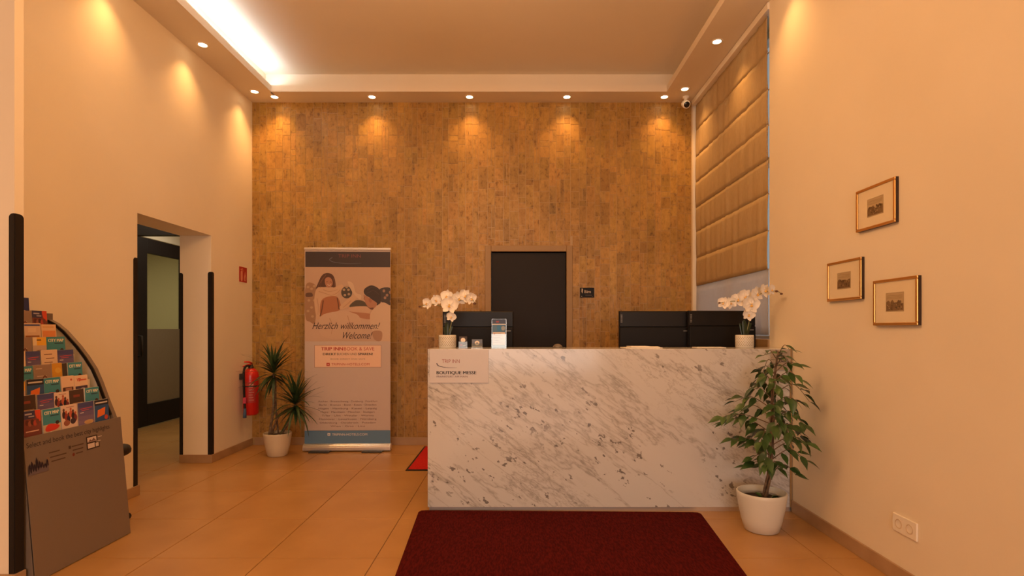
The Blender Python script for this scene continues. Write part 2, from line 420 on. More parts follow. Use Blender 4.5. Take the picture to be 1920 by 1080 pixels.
# hall beyond the opening
bm = bmesh.new()
bx(bm, -4.80, -4.70, 3.2, 6.35, 0, 2.7); bx(bm, -4.80, -4.70, 7.75, 9.2, 0, 2.7); bx(bm, -4.80, -4.70, 6.35, 7.75, 2.40, 2.7)
bx(bm, -4.70, XL-WT, 9.0, 9.1, 0, 2.7); bx(bm, -4.70, XL-WT, 3.15, 3.25, 0, 2.7); bx(bm, XL-WT-.0, XL-WT+.06, YB+.1, 9.1, 0, 2.7)
struct(fin('wall_hall', bm, 'plaster'), 'cream hall walls seen through the opening')
bm = bmesh.new(); bx(bm, -6.9, -6.8, 5.6, 9.1, 0, 2.7); bx(bm, -6.9, -4.8, 5.6, 5.7, 0, 2.7); bx(bm, -6.9, -4.8, 9.0, 9.1, 0, 2.7)
struct(fin('wall_back_room', bm, mat('olive_wall', (.50,.44,.29), .8)), 'olive wall of the room behind the glass hall door')
struct(box('ceiling_hall', (-6.9, XL-WT, 3.15, 9.1, 2.7, 2.8), 'ceiling'), 'hall ceiling')
struct(box('trim_1', (-4.70, XL-WT, 5.88, 5.98, 2.265, 2.70), 'black'), 'black beam under the hall ceiling behind the opening')
# back wall: grout bed, single tiles, opening for the office door
DX0, DX1, DZ = -.268, .535, 2.062; FW = .065
bm = bmesh.new()
bx(bm, XLb-.25, DX0, YB+.0008, YB+.15, 0, ZC); bx(bm, DX1, XR+.2, YB+.0008, YB+.15, 0, ZC); bx(bm, DX0, DX1, YB+.0008, YB+.15, DZ, ZC)
wb = struct(fin('wall_back', bm, 'wallgrout'), 'back wall clad in brown stone mosaic tiles')
tiles = []
rnd = random.Random(11); x = XLb-.03
pat = [.085, .068, .100, .076, .085, .060, .098, .078]; ci = 0
while x < XR:
    wd = pat[ci % len(pat)]*rnd.choice((1, 1, 1.06, .94)); ci += 1
    z = .08 - rnd.choice((0, .03, .06))
    while z < ZC:
        h = rnd.choice((.06, .12, .12, .12, .178, .178, .238))
        parts = [(x, x+wd)] if (rnd.random() > .22 or h < .1) else [(x, x+wd*.5), (x+wd*.5, x+wd)]
        for a0, a1 in parts:
            rects = [(a0+.0015, min(a1-.0015, XR), max(z+.0015, .082), min(z+h-.0015, ZC-.001))]
            fx0, fx1, fz = DX0-FW, DX1+FW, DZ+FW
            r = rects[0]
            if r[1] > fx0 and r[0] < fx1 and r[2] < fz:
                rects = []
                if r[0] < fx0-.01: rects.append((r[0], fx0-.001, r[2], r[3]))
                if r[1] > fx1+.01: rects.append((fx1+.001, r[1], r[2], r[3]))
                if r[3] > fz+.01 and not rects: rects.append((r[0], r[1], fz+.001, r[3]))
            for q in rects:
                if q[1]-q[0] > .012 and q[3]-q[2] > .012: tiles.append(q)
        z += h
    x += wd
def tile_verts(q):
    d = YB-.002+rnd.uniform(-.0007, .0007)
    tx, tz = rnd.uniform(-.0009, .0009), rnd.uniform(-.0009, .0009)
    x0, x1, z0, z1 = q; e = .0012
    fr = [(x0+e, d-tx-tz, z0+e), (x1-e, d+tx-tz, z0+e), (x1-e, d+tx+tz, z1-e), (x0+e, d-tx+tz, z1-e)]
    bk = [(x0, YB+.004, z0), (x1, YB+.004, z0), (x1, YB+.004, z1), (x0, YB+.004, z1)]
    return fr+bk, [(0,1,2,3), (0,4,5,1), (1,5,6,2), (2,6,7,3), (3,7,4,0)]
def tints():
    k = rnd.choice((.80, .90, .96, .98, 1.0, 1.0, 1.02, 1.06)); 
    return (k*rnd.uniform(.97, 1.03), k*rnd.uniform(.97, 1.03), k*rnd.uniform(.93, 1.05))
def tile_mesh(name, qs):
    V, F, T = [], [], []
    for q in qs:
        v, f = tile_verts(q); b = len(V); V += v; F += [tuple(i+b for i in g) for g in f]; T += [tints()]*len(f)
    me = bpy.data.meshes.new(name); me.from_pydata(V, [], F)
    at = me.color_attributes.new('tint', 'FLOAT_COLOR', 'CORNER')
    for p, t in zip(me.polygons, T):
        for li in p.loop_indices: at.data[li].color = (*t, 1)
    return link(name, me, 'walltile', wb)
def shown(q):
    cx, cz = (q[0]+q[1])/2, (q[2]+q[3])/2
    if cx > -.99 and cz < .98: return False            # behind the counter
    if -2.2 < cx < -1.31 and cz < 2.15: return False   # behind the banner
    if cx < XLb: return False
    return True
order = sorted(range(len(tiles)), key=lambda i: -((tiles[i][1]-tiles[i][0])*(tiles[i][3]-tiles[i][2]) if shown(tiles[i]) else 0))
for i in order[:300]: tile_mesh('tile', [tiles[i]])
stuff(tile_mesh('tile_field', [tiles[i] for i in order[300:]]))

# office door in the back wall
dr = struct(thing('door_1', 'closed dark brown office door in the tiled back wall', 'door', ((DX0+DX1)/2, YB, 0)), None); del dr['category']
bm = bmesh.new(); q = dr.location
for a in ((DX0-FW, DX0, YB-.016, YB+.11, 0, DZ+FW), (DX1, DX1+FW, YB-.016, YB+.11, 0, DZ+FW), (DX0, DX1, YB-.016, YB+.11, DZ, DZ+FW)): bx(bm, *local(a, dr), .004, 1)
fin('door_frame', bm, 'frame_brown', dr)
box('door_panel', (DX0+.004, DX1-.004, YB+.03, YB+.075, .01, DZ-.006), 'darkdoor', dr, .003)
bm = bmesh.new(); hz = 1.03
tube(bm, [(p[0]-q.x, p[1]-q.y, p[2]) for p in ((DX0+.07, YB+.03, hz), (DX0+.07, YB-.02, hz), (DX0+.085, YB-.03, hz), (DX0+.19, YB-.03, hz))], .010, 10)
fin('handle', bm, 'alu', dr, True)

# right wall with the window recess
WY0, WY1, WZ0, WZ1 = 3.972, 5.70, 1.125, 3.60
bm = bmesh.new()
bx(bm, XR, XR+.2, -5.6, WY0, 0, ZC); bx(bm, XR, XR+.2, WY1, YB+.1, 0, ZC); bx(bm, XR, XR+.2, WY0, WY1, 0, WZ0); bx(bm, XR, XR+.2, WY0, WY1, WZ1, ZC)
wr = struct(fin('wall_right', bm, 'plaster'), 'cream plaster right wall with framed prints and window recess')
wi = struct(thing('window_1', 'tall window behind the roman blind', 'window', (XR+.17, (WY0+WY1)/2, WZ0)), None); del wi['category']
bm = bmesh.new()
for a in ((XR+.13, XR+.2, WY0, WY0+.06, WZ0, WZ1), (XR+.13, XR+.2, WY1-.06, WY1, WZ0, WZ1), (XR+.13, XR+.2, WY0, WY1, WZ0, WZ0+.06), (XR+.13, XR+.2, WY0, WY1, WZ1-.06, WZ1),
          (XR+.13, XR+.2, 4.80, 4.87, WZ0, WZ1), (XR+.13, XR+.2, WY0, WY1, 2.55, 2.60)): bx(bm, *local(a, wi), .004, 1)
fin('window_frame', bm, 'white', wi)
for y0, y1 in ((WY0+.06, 4.80), (4.87, WY1-.06)):
    for z0, z1 in ((WZ0+.06, 2.55), (2.60, WZ1-.06)):
        box('pane', (XR+.16, XR+.166, y0, y1, z0, z1), 'glass', wi)
box('window_sill', (XR-.012, XR+.135, WY0, WY1, WZ0-.03, WZ0+.035), 'frame_brown', wi, .003)
# front wall behind the viewpoint, with the glazed entrance
bm = bmesh.new()
bx(bm, -3.9, -1.7, -5.6, -5.5, 0, ZC); bx(bm, 1.75, XR+.2, -5.6, -5.5, 0, ZC); bx(bm, -1.7, 1.75, -5.6, -5.5, 2.75, ZC)
struct(fin('wall_front', bm, 'plaster'), 'front wall behind the viewpoint')
we = struct(thing('window_2', 'glazed entrance behind the viewpoint', 'window', (0, -5.55, 0)), None); del we['category']
bm = bmesh.new()
for x0 in (-1.7, -.60, .55, 1.69): bx(bm, *local((x0, x0+.06, -5.58, -5.52, 0, 2.75), we), .004, 1)
bx(bm, *local((-1.7, 1.75, -5.58, -5.52, 2.69, 2.75), we), .004, 1); bx(bm, *local((-1.7, 1.75, -5.58, -5.52, 0, .06), we), .004, 1)
fin('window_frame', bm, 'black', we)
for x0, x1 in ((-1.64, -.60), (-.54, .55), (.61, 1.69)): box('pane', (x0, x1, -5.555, -5.548, .06, 2.69), 'glass', we)

# baseboards
struct(box('baseboard_back', (XLb, DX0-FW, YB-.012, YB-.0005, 0, .08), 'base', None, .002, 1), 'brown tile baseboard along the back wall')
struct(box('baseboard_back', (DX1+FW, XR, YB-.012, YB-.0005, 0, .08), 'base', None, .002, 1), 'brown tile baseboard behind the counter')
struct(box('baseboard_right', (XR-.012, XR, -5.4, 3.635, 0, .08), 'base', None, .002, 1), 'brown tile baseboard along the right wall')
bm = bmesh.new()
bx(bm, XL, XL+.012, OY1-.012, YB-.012, 0, .075, .002, 1); bx(bm, XL-WT, XL, OY1-.012, OY1, 0, .075, .002, 1)
struct(fin('baseboard_left', bm, 'base'), 'brown tile baseboard beyond the hall opening')
struct(box('baseboard_left', (XL, XL+.012, 2.62, OY0+.012, 0, .075), 'base', None, .002, 1), 'brown tile baseboard behind the brochure stand')
bm = bmesh.new(); bx(bm, -3.8, -2.38, 2.538, 2.55, 0, .075, .002, 1); bx(bm, -2.38, -2.368, 2.538, 2.600, 0, .075, .002, 1)
struct(fin('baseboard_stub', bm, 'base'), 'brown tile baseboard around the wall end')
# black corner guards, rounded at the top
def guard(n, cx, cy, dx, dy, ztop, label, w1=.034, w2=.034, z0=.075):
    """L-shaped strip on the corner (cx,cy): one wing along x (dx), one along y (dy)"""
    bm = bmesh.new(); t = .0035; r = .02
    def wing(axis, s, base, off, wd):
        prof = [(0, z0), (wd, z0)] + [(wd-r+r*cos(a), ztop-r+r*sin(a)) for a in [pi/2*k/5 for k in range(6)]] + [(0, ztop)]
        pts = [(base+s*p[0], p[1]) for p in prof]
        prism(bm, pts, axis, off, off+t if axis_sign[axis] > 0 else off-t)
    axis_sign = {0: gx, 1: gy}
    wing(1, dx, cx, cy, w1)      # lies in an x-z plane
    wing(0, dy, cy, cx, w2)      # lies in a y-z plane
    return struct(fin(f'trim_{n}', bm, 'black'), label)
gx, gy = 1, -1
guard(2, XL, OY0, -1, -1, 1.765, 'black corner guard on the near edge of the hall opening', .034, .042)
guard(3, XL, OY1, -1, 1, 1.765, 'black corner guard on the far outer edge of the hall opening', .030, .040)
guard(4, -2.38, 2.55, -1, 1, 1.785, 'black corner guard on the wall end at the left edge of the photo', .024, .045)
gx, gy = -1, -1
guard(5, XL-WT, OY1, 1, 1, 1.755, 'black corner guard on the inner edge of the hall opening', .030, .030)

# glass door of the hall
dg_ = struct(thing('door_2', 'black framed glass door in the hall', 'door', (-4.68, 7.05, 0)), None); del dg_['category']
GX0, GX1 = -4.715, -4.665
y0, y1, zb, zt = 6.40, 7.70, .01, 2.385
bm = bmesh.new()
for a in ((GX0, GX1, 6.56, 6.80, zb, zt), (GX0, GX1, 7.50, 7.70, zb, zt), (GX0, GX1, 6.80, 7.50, zb, .285), (GX0, GX1, 6.80, 7.50, 2.20, zt)): bx(bm, *local(a, dg_), .004, 1)
fin('door_frame', bm, 'darkdoor', dg_)
bm = bmesh.new(); bx(bm, *local((-4.72, -4.69, 6.35, 6.56, 0, 2.40), dg_)); bx(bm, *local((-4.72, -4.69, 7.70, 7.75, 0, 2.40), dg_))
fin('jamb', bm, 'black', dg_)
box('pane', (-4.693, -4.687, 6.80, 7.50, .285, 2.20), 'doorglass', dg_)
box('frosted_film', (-4.687, -4.685, 6.80, 7.50, .285, 1.236), 'film', dg_)
bm = bmesh.new(); tube(bm, [(p[0]+4.68, p[1]-7.05, p[2]) for p in ((-4.665, 6.62, .90), (-4.61, 6.62, .90), (-4.61, 6.62, 1.15), (-4.665, 6.62, 1.15))], .012, 8)
fin('handle', bm, 'dark_metal', dg_, True)

# ------------------------------------------------------------------ ceiling spotlights
ring = bmesh.new(); lathe(ring, [(.036, -.003), (.046, -.006), (.050, -.002), (.050, .001), (.036, .001), (.036, -.003)], 24)
lens = bmesh.new(); lathe(lens, [(0, -.004), (.022, -.0035), (.036, .0005), (.036, .002), (0, .002)], 20)
def mk(bm, nm, mt):
    bmesh.ops.recalc_face_normals(bm, faces=bm.faces); me = bpy.data.meshes.new(nm); bm.to_mesh(me); bm.free(); me.materials.append(M[mt])
    for p in me.polygons: p.use_smooth = True
    return me
ring_me, lens_me = mk(ring, 'spot_ring', 'whiteplastic'), mk(lens, 'spot_lens', 'emit_spot')
SP = []
for k, nm in enumerate(('first', 'second', 'third', 'fourth', 'fifth')):
    SP.append((-2.52+1.016*k, 5.605, f'ceiling spotlight over the tiled back wall, {nm} from the left'))
SP += [(-2.667, 5.48, 'ceiling spotlight over the left wall, nearest the corner with the tiled wall'),
       (-2.670, 4.577, 'ceiling spotlight over the left wall, above the hall opening'),
       (-2.672, 3.67, 'ceiling spotlight over the left wall, out of frame above the brochure stand'),
       (1.700, 5.42, 'ceiling spotlight over the roman blind, beside the security camera'),
       (1.690, 4.525, 'ceiling spotlight over the middle of the roman blind'),
       (1.690, 3.62, 'ceiling spotlight over the right wall, out of frame before the blind')]
for x, y, lab in SP:
    t = thing('ceiling_spotlight', lab, 'spotlight', (x, y, ZC), 'recessed spotlights in the soffit')
    for nm, me in (('ring', ring_me), ('bulb', lens_me)): link(nm, me, None, t)
    sl = light('spot_beam', 'SPOT', (x, y, ZC-.012), SPOT_W, WARM, spot_size=R(102), spot_blend=1.0, shadow_soft_size=.03)
for yy in (-1.0, -3.4):  # added fixtures for the warm fill lights, never in view
    t = thing('added_fill_panel', 'added warm fill panel on the ceiling behind the viewpoint', 'light', (-.4, yy, ZC), 'added ceiling fill panels behind the viewpoint')
    box('panel_frame', (-1.75, .95, yy-.5, yy+.5, ZC-.02, ZC), 'white', t, .004)
    box('diffuser', (-1.7, .9, yy-.45, yy+.45, ZC-.024, ZC-.02), 'emit_fill', t)

t = thing('added_fill_globe', 'added glowing globe for room fill above the viewpoint, out of frame', 'lamp', (-.45, 2.55, TRAY))
bm = bmesh.new(); lathe(bm, [(0, 0), (.06, 0), (.055, -.03), (0, -.03)], 20); tube(bm, [(0, 0, -.02), (0, 0, -.50)], .005, 6); fin('cord', bm, 'white', t)
bm = bmesh.new(); lathe(bm, [(.05, -.50), (.06, -.52), (.06, -.54), (0, -.54)], 20); fin('lamp_cap', bm, 'alu', t)
bm = bmesh.new(); bmesh.ops.create_uvsphere(bm, u_segments=32, v_segments=16, radius=.235, matrix=Matrix.Translation((0, 0, 3.15-TRAY))); fin('globe', bm, mat('fill_globe_glow', (.9,.85,.75), .4, Emission_Color=(1,.6,.28,1), Emission_Strength=2.0), t, True)
# ------------------------------------------------------------------ security camera
sc_ = thing('security_camera', 'small white dome security camera under the soffit by the blind', 'camera', (1.765, 5.60, ZC))
bm = bmesh.new(); lathe(bm, [(0, -.001), (.036, -.001), (.036, -.012), (.020, -.022), (.014, -.045), (0, -.045)], 20); fin('mount', bm, 'whiteplastic', sc_, True)
bm = bmesh.new()
lathe(bm, [(0, .055), (.025, .05), (.037, .032), (.041, 0), (.041, -.035), (.036, -.045), (0, -.046)], 24)
bmesh.ops.transform(bm, matrix=Matrix.Translation((-.005, -.012, -.082)) @ Matrix.Rotation(R(-62), 4, 'X'), verts=bm.verts)
cb = fin('camera_body', bm, 'whiteplastic', sc_, True)
bm = bmesh.new(); lathe(bm, [(0, -.052), (.020, -.050), (.030, -.0455), (.030, -.044), (0, -.044)], 20)
bmesh.ops.transform(bm, matrix=Matrix.Translation((-.005, -.012, -.082)) @ Matrix.Rotation(R(-62), 4, 'X'), verts=bm.verts)
fin('lens', bm, 'lens', sc_, True)

# ------------------------------------------------------------------ roman blind
rb = thing('roman_blind', 'tall beige roman blind hanging in the window recess on the right', 'blind', (XR+.03, 4.84, 3.65))
box('head_rail', (XR-.015, XR+.05, WY0-.004, WY1, 3.598, 3.652), 'whiteplastic', rb, .004)
zs = [3.60, 3.33, 3.05, 2.78, 2.52, 2.26, 1.98, 1.69]
yA, yB = WY0+.088, WY1-.012
r2 = random.Random(5)
wr_ = [(r2.uniform(12, 70), r2.uniform(0, 6), r2.uniform(-5, 5)) for _ in range(8)]
def blind_sheet(name, z1, z0, mt, bulge, amp, xoff=0, ny=70, nz=7):
    bm = bmesh.new(); g = []
    for j in range(nz+1):
        t = j/nz; z = z1+(z0-z1)*t; row = []
        for i in range(ny+1):
            y = yA+(yB-yA)*i/ny
            wv = sum(sin(f*y+p+s*z) for f, p, s in wr_)/3
            X = XR+.032+xoff - bulge*sin(pi*t)**.7 + amp*wv
            row.append(bm.verts.new((X-rb.location.x, y-rb.location.y, z-rb.location.z)))
        g.append(row)
    for j in range(nz):
        for i in range(ny): bm.faces.new((g[j][i], g[j][i+1], g[j+1][i+1], g[j+1][i]))
    o = fin(name, bm, mt, rb, True); so = o.modifiers.new('thickness', 'SOLIDIFY'); so.thickness = .002; return o
for a, b in zip(zs, zs[1:]): blind_sheet('fold', a, b, 'blind', .0045, .0042)
blind_sheet('sheer_hem', 1.69, 1.19, 'sheer', .004, .0022, .006)
bm = bmesh.new()
for z in zs[1:]: bx(bm, *local((XR+.040, XR+.046, yA, yB, z-.003, z+.003), rb))
fin('rod', bm, 'white', rb)
bm = bmesh.new()
zc = 3.59
while zc > 2.45:
    bmesh.ops.create_icosphere(bm, subdivisions=1, radius=.0042, matrix=Matrix.Translation((XR+.008-rb.location.x, WY0+.055-rb.location.y, zc-rb.location.z))); zc -= .0105
stuff(fin('bead_chain', bm, 'chain', rb, True))

# ------------------------------------------------------------------ counter
CF, CB, CX0, CX1, CZ = 3.64, 3.985, -.60, XR-.004, 1.102
ct = thing('reception_counter', 'white marble reception counter with grey veins', 'counter', (.63, 3.8, 0))
box('front_panel', (CX0, CX1-.014, CF, CF+.02, .030, CZ), 'marble', ct, .0015, 1)
box('countertop', (CX0, CX1, CF+.02, CB, CZ-.02, CZ), 'marble', ct, .0015, 1)
box('side_panel', (CX0, CX0+.02, CF+.02, CB, .03, CZ-.02), 'marble', ct, .0015, 1)
box('end_strip', (CX1-.013, CX1, CF-.002, CF+.02, .03, CZ), 'frame_brown', ct, .001, 1)
box('toe_kick', (CX0+.01, CX1, CF+.008, CF+.024, 0, .030), 'alu', ct)
box('rear_panel', (CX0+.02, CX1, CB-.02, CB, 0, CZ-.02), 'desk', ct)
dk = thing('staff_desk', 'desk behind the marble counter carrying the monitors', 'desk', (.6, 4.35, 0))
box('desktop', (-.58, 1.85, 4.0, 4.72, .715, .745), 'desk', dk, .003)
for x in (-.56, .62, 1.82): box('desk_leg', (x, x+.025, 4.02, 4.70, 0, .715), 'desk', dk)

# ------------------------------------------------------------------ monitors (backs to us)
def monitor(x, y, wd, rz, label, ztop=1.378, dark=False):
    t = thing('monitor', label, 'monitor', (x, y, .745), 'monitors on the staff desk'); t.rotation_euler = (0, 0, rz)
    zt = ztop-.745; h = wd*.585; zb = zt-h
    bm = bmesh.new(); bx(bm, -wd/2, wd/2, -.004, .012, zb, zt, .004); fin('screen_bezel', bm, 'monitor', t)
    zsm = zt-h*.385
    bm = bmesh.new(); bx(bm, -wd/2+.004, wd/2-.004, -.018, -.004, zsm+.002, zt-.005, .004); fin('upper_shell', bm, 'monitor2', t)
    bm = bmesh.new(); bx(bm, -wd/2+.004, wd/2-.004, -.026, -.004, zb+.004, zsm-.002, .006); sh = fin('lower_shell', bm, 'monitor', t)
    bm = bmesh.new(); bx(bm, wd/2-.062, wd/2-.022, -.028, -.026, zsm-.034, zsm-.026); fin('badge', bm, 'label_grey', t)
    bm = bmesh.new()
    for k in range(6): bx(bm, -wd/2+.012, -wd/2+.026, -.020, -.018, zt-.09+k*.011, zt-.084+k*.011)
    fin('vent', bm, 'label_grey', t)
    bm = bmesh.new(); bx(bm, -.035, .035, -.024, .0, .008, zb+.06, .005); fin('stand_neck', bm, 'monitor', t)
    bm = bmesh.new(); bx(bm, -.13, .13, -.08, .10, 0, .010, .004); fin('stand_foot', bm, 'monitor', t)
    return t
monitor(-.302, 4.26, .560, R(2), 'black monitor seen from behind, in front of the office door')
monitor(1.085, 4.22, .560, R(-1), 'black monitor seen from behind, standing left of the window corner')
monitor(1.583, 4.15, .525, R(2), 'black monitor seen from behind, under the blind behind the right orchid')

# ------------------------------------------------------------------ things on the counter
def orchid(x, y, label, stems, flowers, buds, leaves):
    t = thing('potted_orchid', label, 'orchid', (x, y, CZ), 'orchids in white pots on the counter')
    r = .062; h = .092
    bm = bmesh.new(); lathe(bm, [(0, 0), (r*.97, 0), (r*.97, .008)], 32); lathe(bm, [(r*.97, .008), (r, .012), (r, h-.003), (r-.003, h), (r-.007, h-.003), (r-.007, h-.02), (0, h-.02)], 32)
    fin('pot', bm, 'pot_white', t, True)
    bm = bmesh.new()
    for j in range(7):
        for i in range(26):
            a = 2*pi*(i+.5*(j % 2))/26
            mt_ = Matrix.Translation((r*cos(a), r*sin(a), .018+j*.0098)) @ Matrix.Rotation(a, 4, 'Z') @ Matrix.Diagonal((.6, 1, 1.1, 1))
            bmesh.ops.create_icosphere(bm, subdivisions=1, radius=.0032, matrix=mt_)
    stuff(fin('studs', bm, mat('pot_relief', (.30,.24,.17), .6), t, True))
    bm = bmesh.new(); lathe(bm, [(0, h-.018), (r-.008, h-.018)], 24); fin('soil', bm, 'soil', t)
    for s in stems:
        bm = bmesh.new(); tube(bm, spline(s, 6), [.0035-.0015*i/(6*(len(s)-1)) for i in range(6*(len(s)-1)+1)], 6); fin('stem', bm, 'stem', t, True)
    for k, (px, py, pz, sc, yaw, pit, rol) in enumerate(flowers):
        f = bmesh.new()
        for q in range(5):
            a = 2*pi*q/5 + pi/2; big = q in (1, 4); ln = .046 if big else .042; wd = .030 if big else .016
            if not big: ln = .044
            grid = []
            for j in range(6):
                tt = j/5; half = wd*(sin(pi*min(1, tt*.93+.05)))**.75*(1.0 if tt < .75 else 1); lift = .006*sin(tt*pi) - .007*tt*tt
                row = []
                for i in (-1, -.5, 0, .5, 1):
                    u, v_ = ln*(.04+tt), half*i
                    zz = lift - .004*i*i*(1 if big else .5)+(.004 if big else 0)
                    row.append(f.verts.new((u*cos(a)-v_*sin(a), zz, u*sin(a)+v_*cos(a))))
                grid.append(row)
            for j in range(5):
                for i in range(4): f.faces.new((grid[j][i], grid[j][i+1], grid[j+1][i+1], grid[j+1][i]))
        fo = fin('flower', f, 'petal', t, True, (px, py, pz)); fo.rotation_euler = (pit, rol, yaw); fo.scale = (sc,)*3
        g = bmesh.new(); bmesh.ops.create_icosphere(g, subdivisions=2, radius=.007, matrix=Matrix.Translation((0, -.009, -.008)) @ Matrix.Diagonal((1, 1.2, .8, 1)))
        bmesh.ops.create_icosphere(g, subdivisions=1, radius=.004, matrix=Matrix.Translation((0, -.010, .002)))
        fin('lip', g, 'lip', fo, True)
    for px, py, pz, sc in buds:
        g = bmesh.new(); bmesh.ops.create_icosphere(g, subdivisions=2, radius=.009, matrix=Matrix.Diagonal((1.3, .9, .9, 1))); o = fin('bud', g, 'bud', t, True, (px, py, pz)); o.scale = (sc,)*3
    for base, tip, wd in leaves:
        b0, b1 = Vector(base), Vector(tip); mid = (b0+b1)/2 + Vector((0, 0, .025)); c3 = spline([b0, mid, b1], 5); side = (b1-b0).cross(Vector((0, 1, 0))); side.normalize()
        g = bmesh.new(); rows = []
        for i, p in enumerate(c3):
            tt = i/(len(c3)-1); hw = wd*sin(pi*(.12+.85*tt))**.8
            rows.append([g.verts.new(p+side*hw*s+Vector((0, -.006*abs(s), .0))) for s in (-1, 0, 1)])
        for a_, b_ in zip(rows, rows[1:]):
            for i in range(2): g.faces.new((a_[i], a_[i+1], b_[i+1], b_[i]))
        o = fin('leaf', g, 'oleaf', t, True); o.modifiers.new('thickness', 'SOLIDIFY').thickness = .002
    return t
MPX = 3.84/1008
def op(px, py, ox, dy=0): 
    k = (3.84+dy)/1008; return ((px-968)*k-ox, dy, 1.236-(py-617)*k-CZ)
def fl(px, py, ox, dy, sc, yaw=0, pit=0, rol=0): return (*op(px, py, ox, dy), sc*1.28, R(yaw), R(pit), R(rol))
X1 = (839-968)*MPX; X2 = (1396-968)*MPX
orchid(X1, 3.84, 'white orchid in a studded pot at the left end of the counter',
  [[(0,0,.08), op(845,612,X1,-.01), op(847,592,X1,-.02), op(838,580,X1,-.02), op(820,572,X1,-.01), op(803,570,X1,-.03), op(788,575,X1,-.03)],
   [op(845,600,X1,-.015), op(843,583,X1,.01), op(852,570,X1,0), op(870,560,X1,-.02), op(884,560,X1,-.03), op(890,567,X1,-.03)]],
  [fl(801,569,X1,-.04,.72,-30,0,20), fl(818,563,X1,-.02,.72,-20,5,-25), fl(838,556,X1,-.01,.85,-15,-5,10), fl(843,572,X1,-.04,1.08,-5,0,8), fl(860,560,X1,-.02,.92,15,5,-15),
   fl(872,555,X1,-.03,.85,25,-5,30), fl(883,560,X1,-.04,.78,35,5,-10), fl(846,594,X1,-.03,.62,10,10,20)],
  [(*op(787,575,X1,-.03), .8), (*op(890,569,X1,-.03), 1.0)],
  [((0,.0,.08), op(838,604,X1,-.01), .016), ((.01,0,.08), op(849,612,X1,.01), .014), ((-.01,.01,.08), op(832,613,X1,.02), .012)])
orchid(X2, 3.84, 'white orchid in a studded pot at the right end of the counter',
  [[(0,0,.08), op(1403,610,X2,-.01), op(1406,590,X2,-.02), op(1404,572,X2,-.02), op(1418,556,X2,-.04), op(1437,547,X2,-.08), op(1456,546,X2,-.12), op(1466,551,X2,-.13)],
   [op(1406,592,X2,-.02), op(1396,572,X2,0), op(1380,565,X2,-.02), op(1362,566,X2,-.03), op(1350,568,X2,-.03)]],
  [fl(1357,568,X2,-.03,.75,-30,0,20), fl(1370,568,X2,-.02,.75,-15,5,-25), fl(1384,562,X2,-.02,.88,-10,-5,10), fl(1398,556,X2,-.03,.92,0,5,25), fl(1408,571,X2,-.05,1.10,5,0,5),
   fl(1419,551,X2,-.05,.92,15,5,-15), fl(1434,545,X2,-.08,.85,25,-5,30), fl(1446,543,X2,-.11,.72,35,5,-10), fl(1404,590,X2,-.04,.78,5,12,20)],
  [(*op(1349,568,X2,-.03), .8), (*op(1456,546,X2,-.13), 1.0), (*op(1465,551,X2,-.14), .9)],
  [((0,.0,.08), op(1394,600,X2,-.01), .018), ((.01,0,.08), op(1408,606,X2,.01), .015), ((-.01,.01,.08), op(1386,606,X2,.02), .013)])

def card_stand(x, y, wd, h, label, tone, dot, extra):
    t = thing('card_holder', label, 'card holder', (x, y, CZ))
    bm = bmesh.new(); prism(bm, [(-.014, 0), (.020, 0), (.020, .003), (-.008, .003), (-.004, h*.55), (-.007, h*.55), (-.014, .003)], 0, -wd/2, wd/2); fin('holder', bm, 'acrylic', t)
    bm = bmesh.new(); bx(bm, -wd/2+.003, wd/2-.003, -.003, .012, .0035, h, .001, 1); fin('card_pile', bm, tone, t)
    F = Flat(); F.ell(0, h-.026, .0165, .0165, K(235,225,210)); extra(F, wd, h); F.build('card_print', t, (0, -.0033, 0), *FRONT)
    return t
def ex1(F, wd, h):
    F.rect(-.02, .015, -.004, .026, K(190,40,35)); F.rect(0, .014, .018, .022, K(190,170,140)); F.rect(-.026, .004, .026, .008, K(120,90,60))
def ex2(F, wd, h):
    F.rect(-.036, .004, .036, .014, K(200,190,180)); F.ell(0, h-.026, .006, .004, K(90,110,150))
card_stand(-.376, 3.80, .062, .082, 'small dark card pile with a round white sticker beside the left orchid', mat('dark_card', (.05,.035,.03), .5), 0, ex1)
card_stand(-.276, 3.79, .080, .062, 'small blue card pile with a round white sticker on the counter', mat('slate_blue_card', (.14,.17,.24), .5), 0, ex2)
t = thing('leaflet_holder', 'upright clear leaflet holder with blue and white leaflets on the counter', 'leaflet holder', (-.121, 3.765, CZ))
bm = bmesh.new(); bx(bm, -.052, .052, -.016, -.013, 0, .10); bx(bm, -.052, .052, .012, .015, 0, .205); bx(bm, -.052, -.049, -.013, .012, 0, .10); bx(bm, .049, .052, -.013, .012, 0, .10); bx(bm, -.052, .052, -.016, .03, -.0, .003)
fin('holder', bm, 'acrylic', t)
bm = bmesh.new(); bx(bm, -.048, .048, -.010, .006, .0035, .203, .001, 1); fin('leaflet', bm, mat('leaflet_paper', (.13,.22,.30), .5), t)
F = Flat()
F.rect(-.047, .022, .047, .202, K(75,115,150)); F.rect(-.047, .172, .047, .202, K(60,75,105)); F.rect(-.02, .180, .0, .190, K(150,70,80)); F.rect(-.047, .164, .047, .170, K(225,220,215))
F.rect(-.012, .122, .012, .160, K(50,120,170)); F.ell(.03, .14, .014, .016, K(150,160,165)); F.rect(-.043, .024, .043, .112, K(222,205,190))
for k, wv in enumerate((.05, .06, .045, .062, .04, .055)): F.rect(-.036, .100-k*.012, -.036+wv, .1025-k*.012, K(120,110,120))
F.rect(-.038, .094, -.028, .104, K(150,80,80)); F.rect(-.047, .0045, .047, .022, K(80,140,160))
F.build('leaflet_print', t, (0, -.0105, 0), *FRONT)
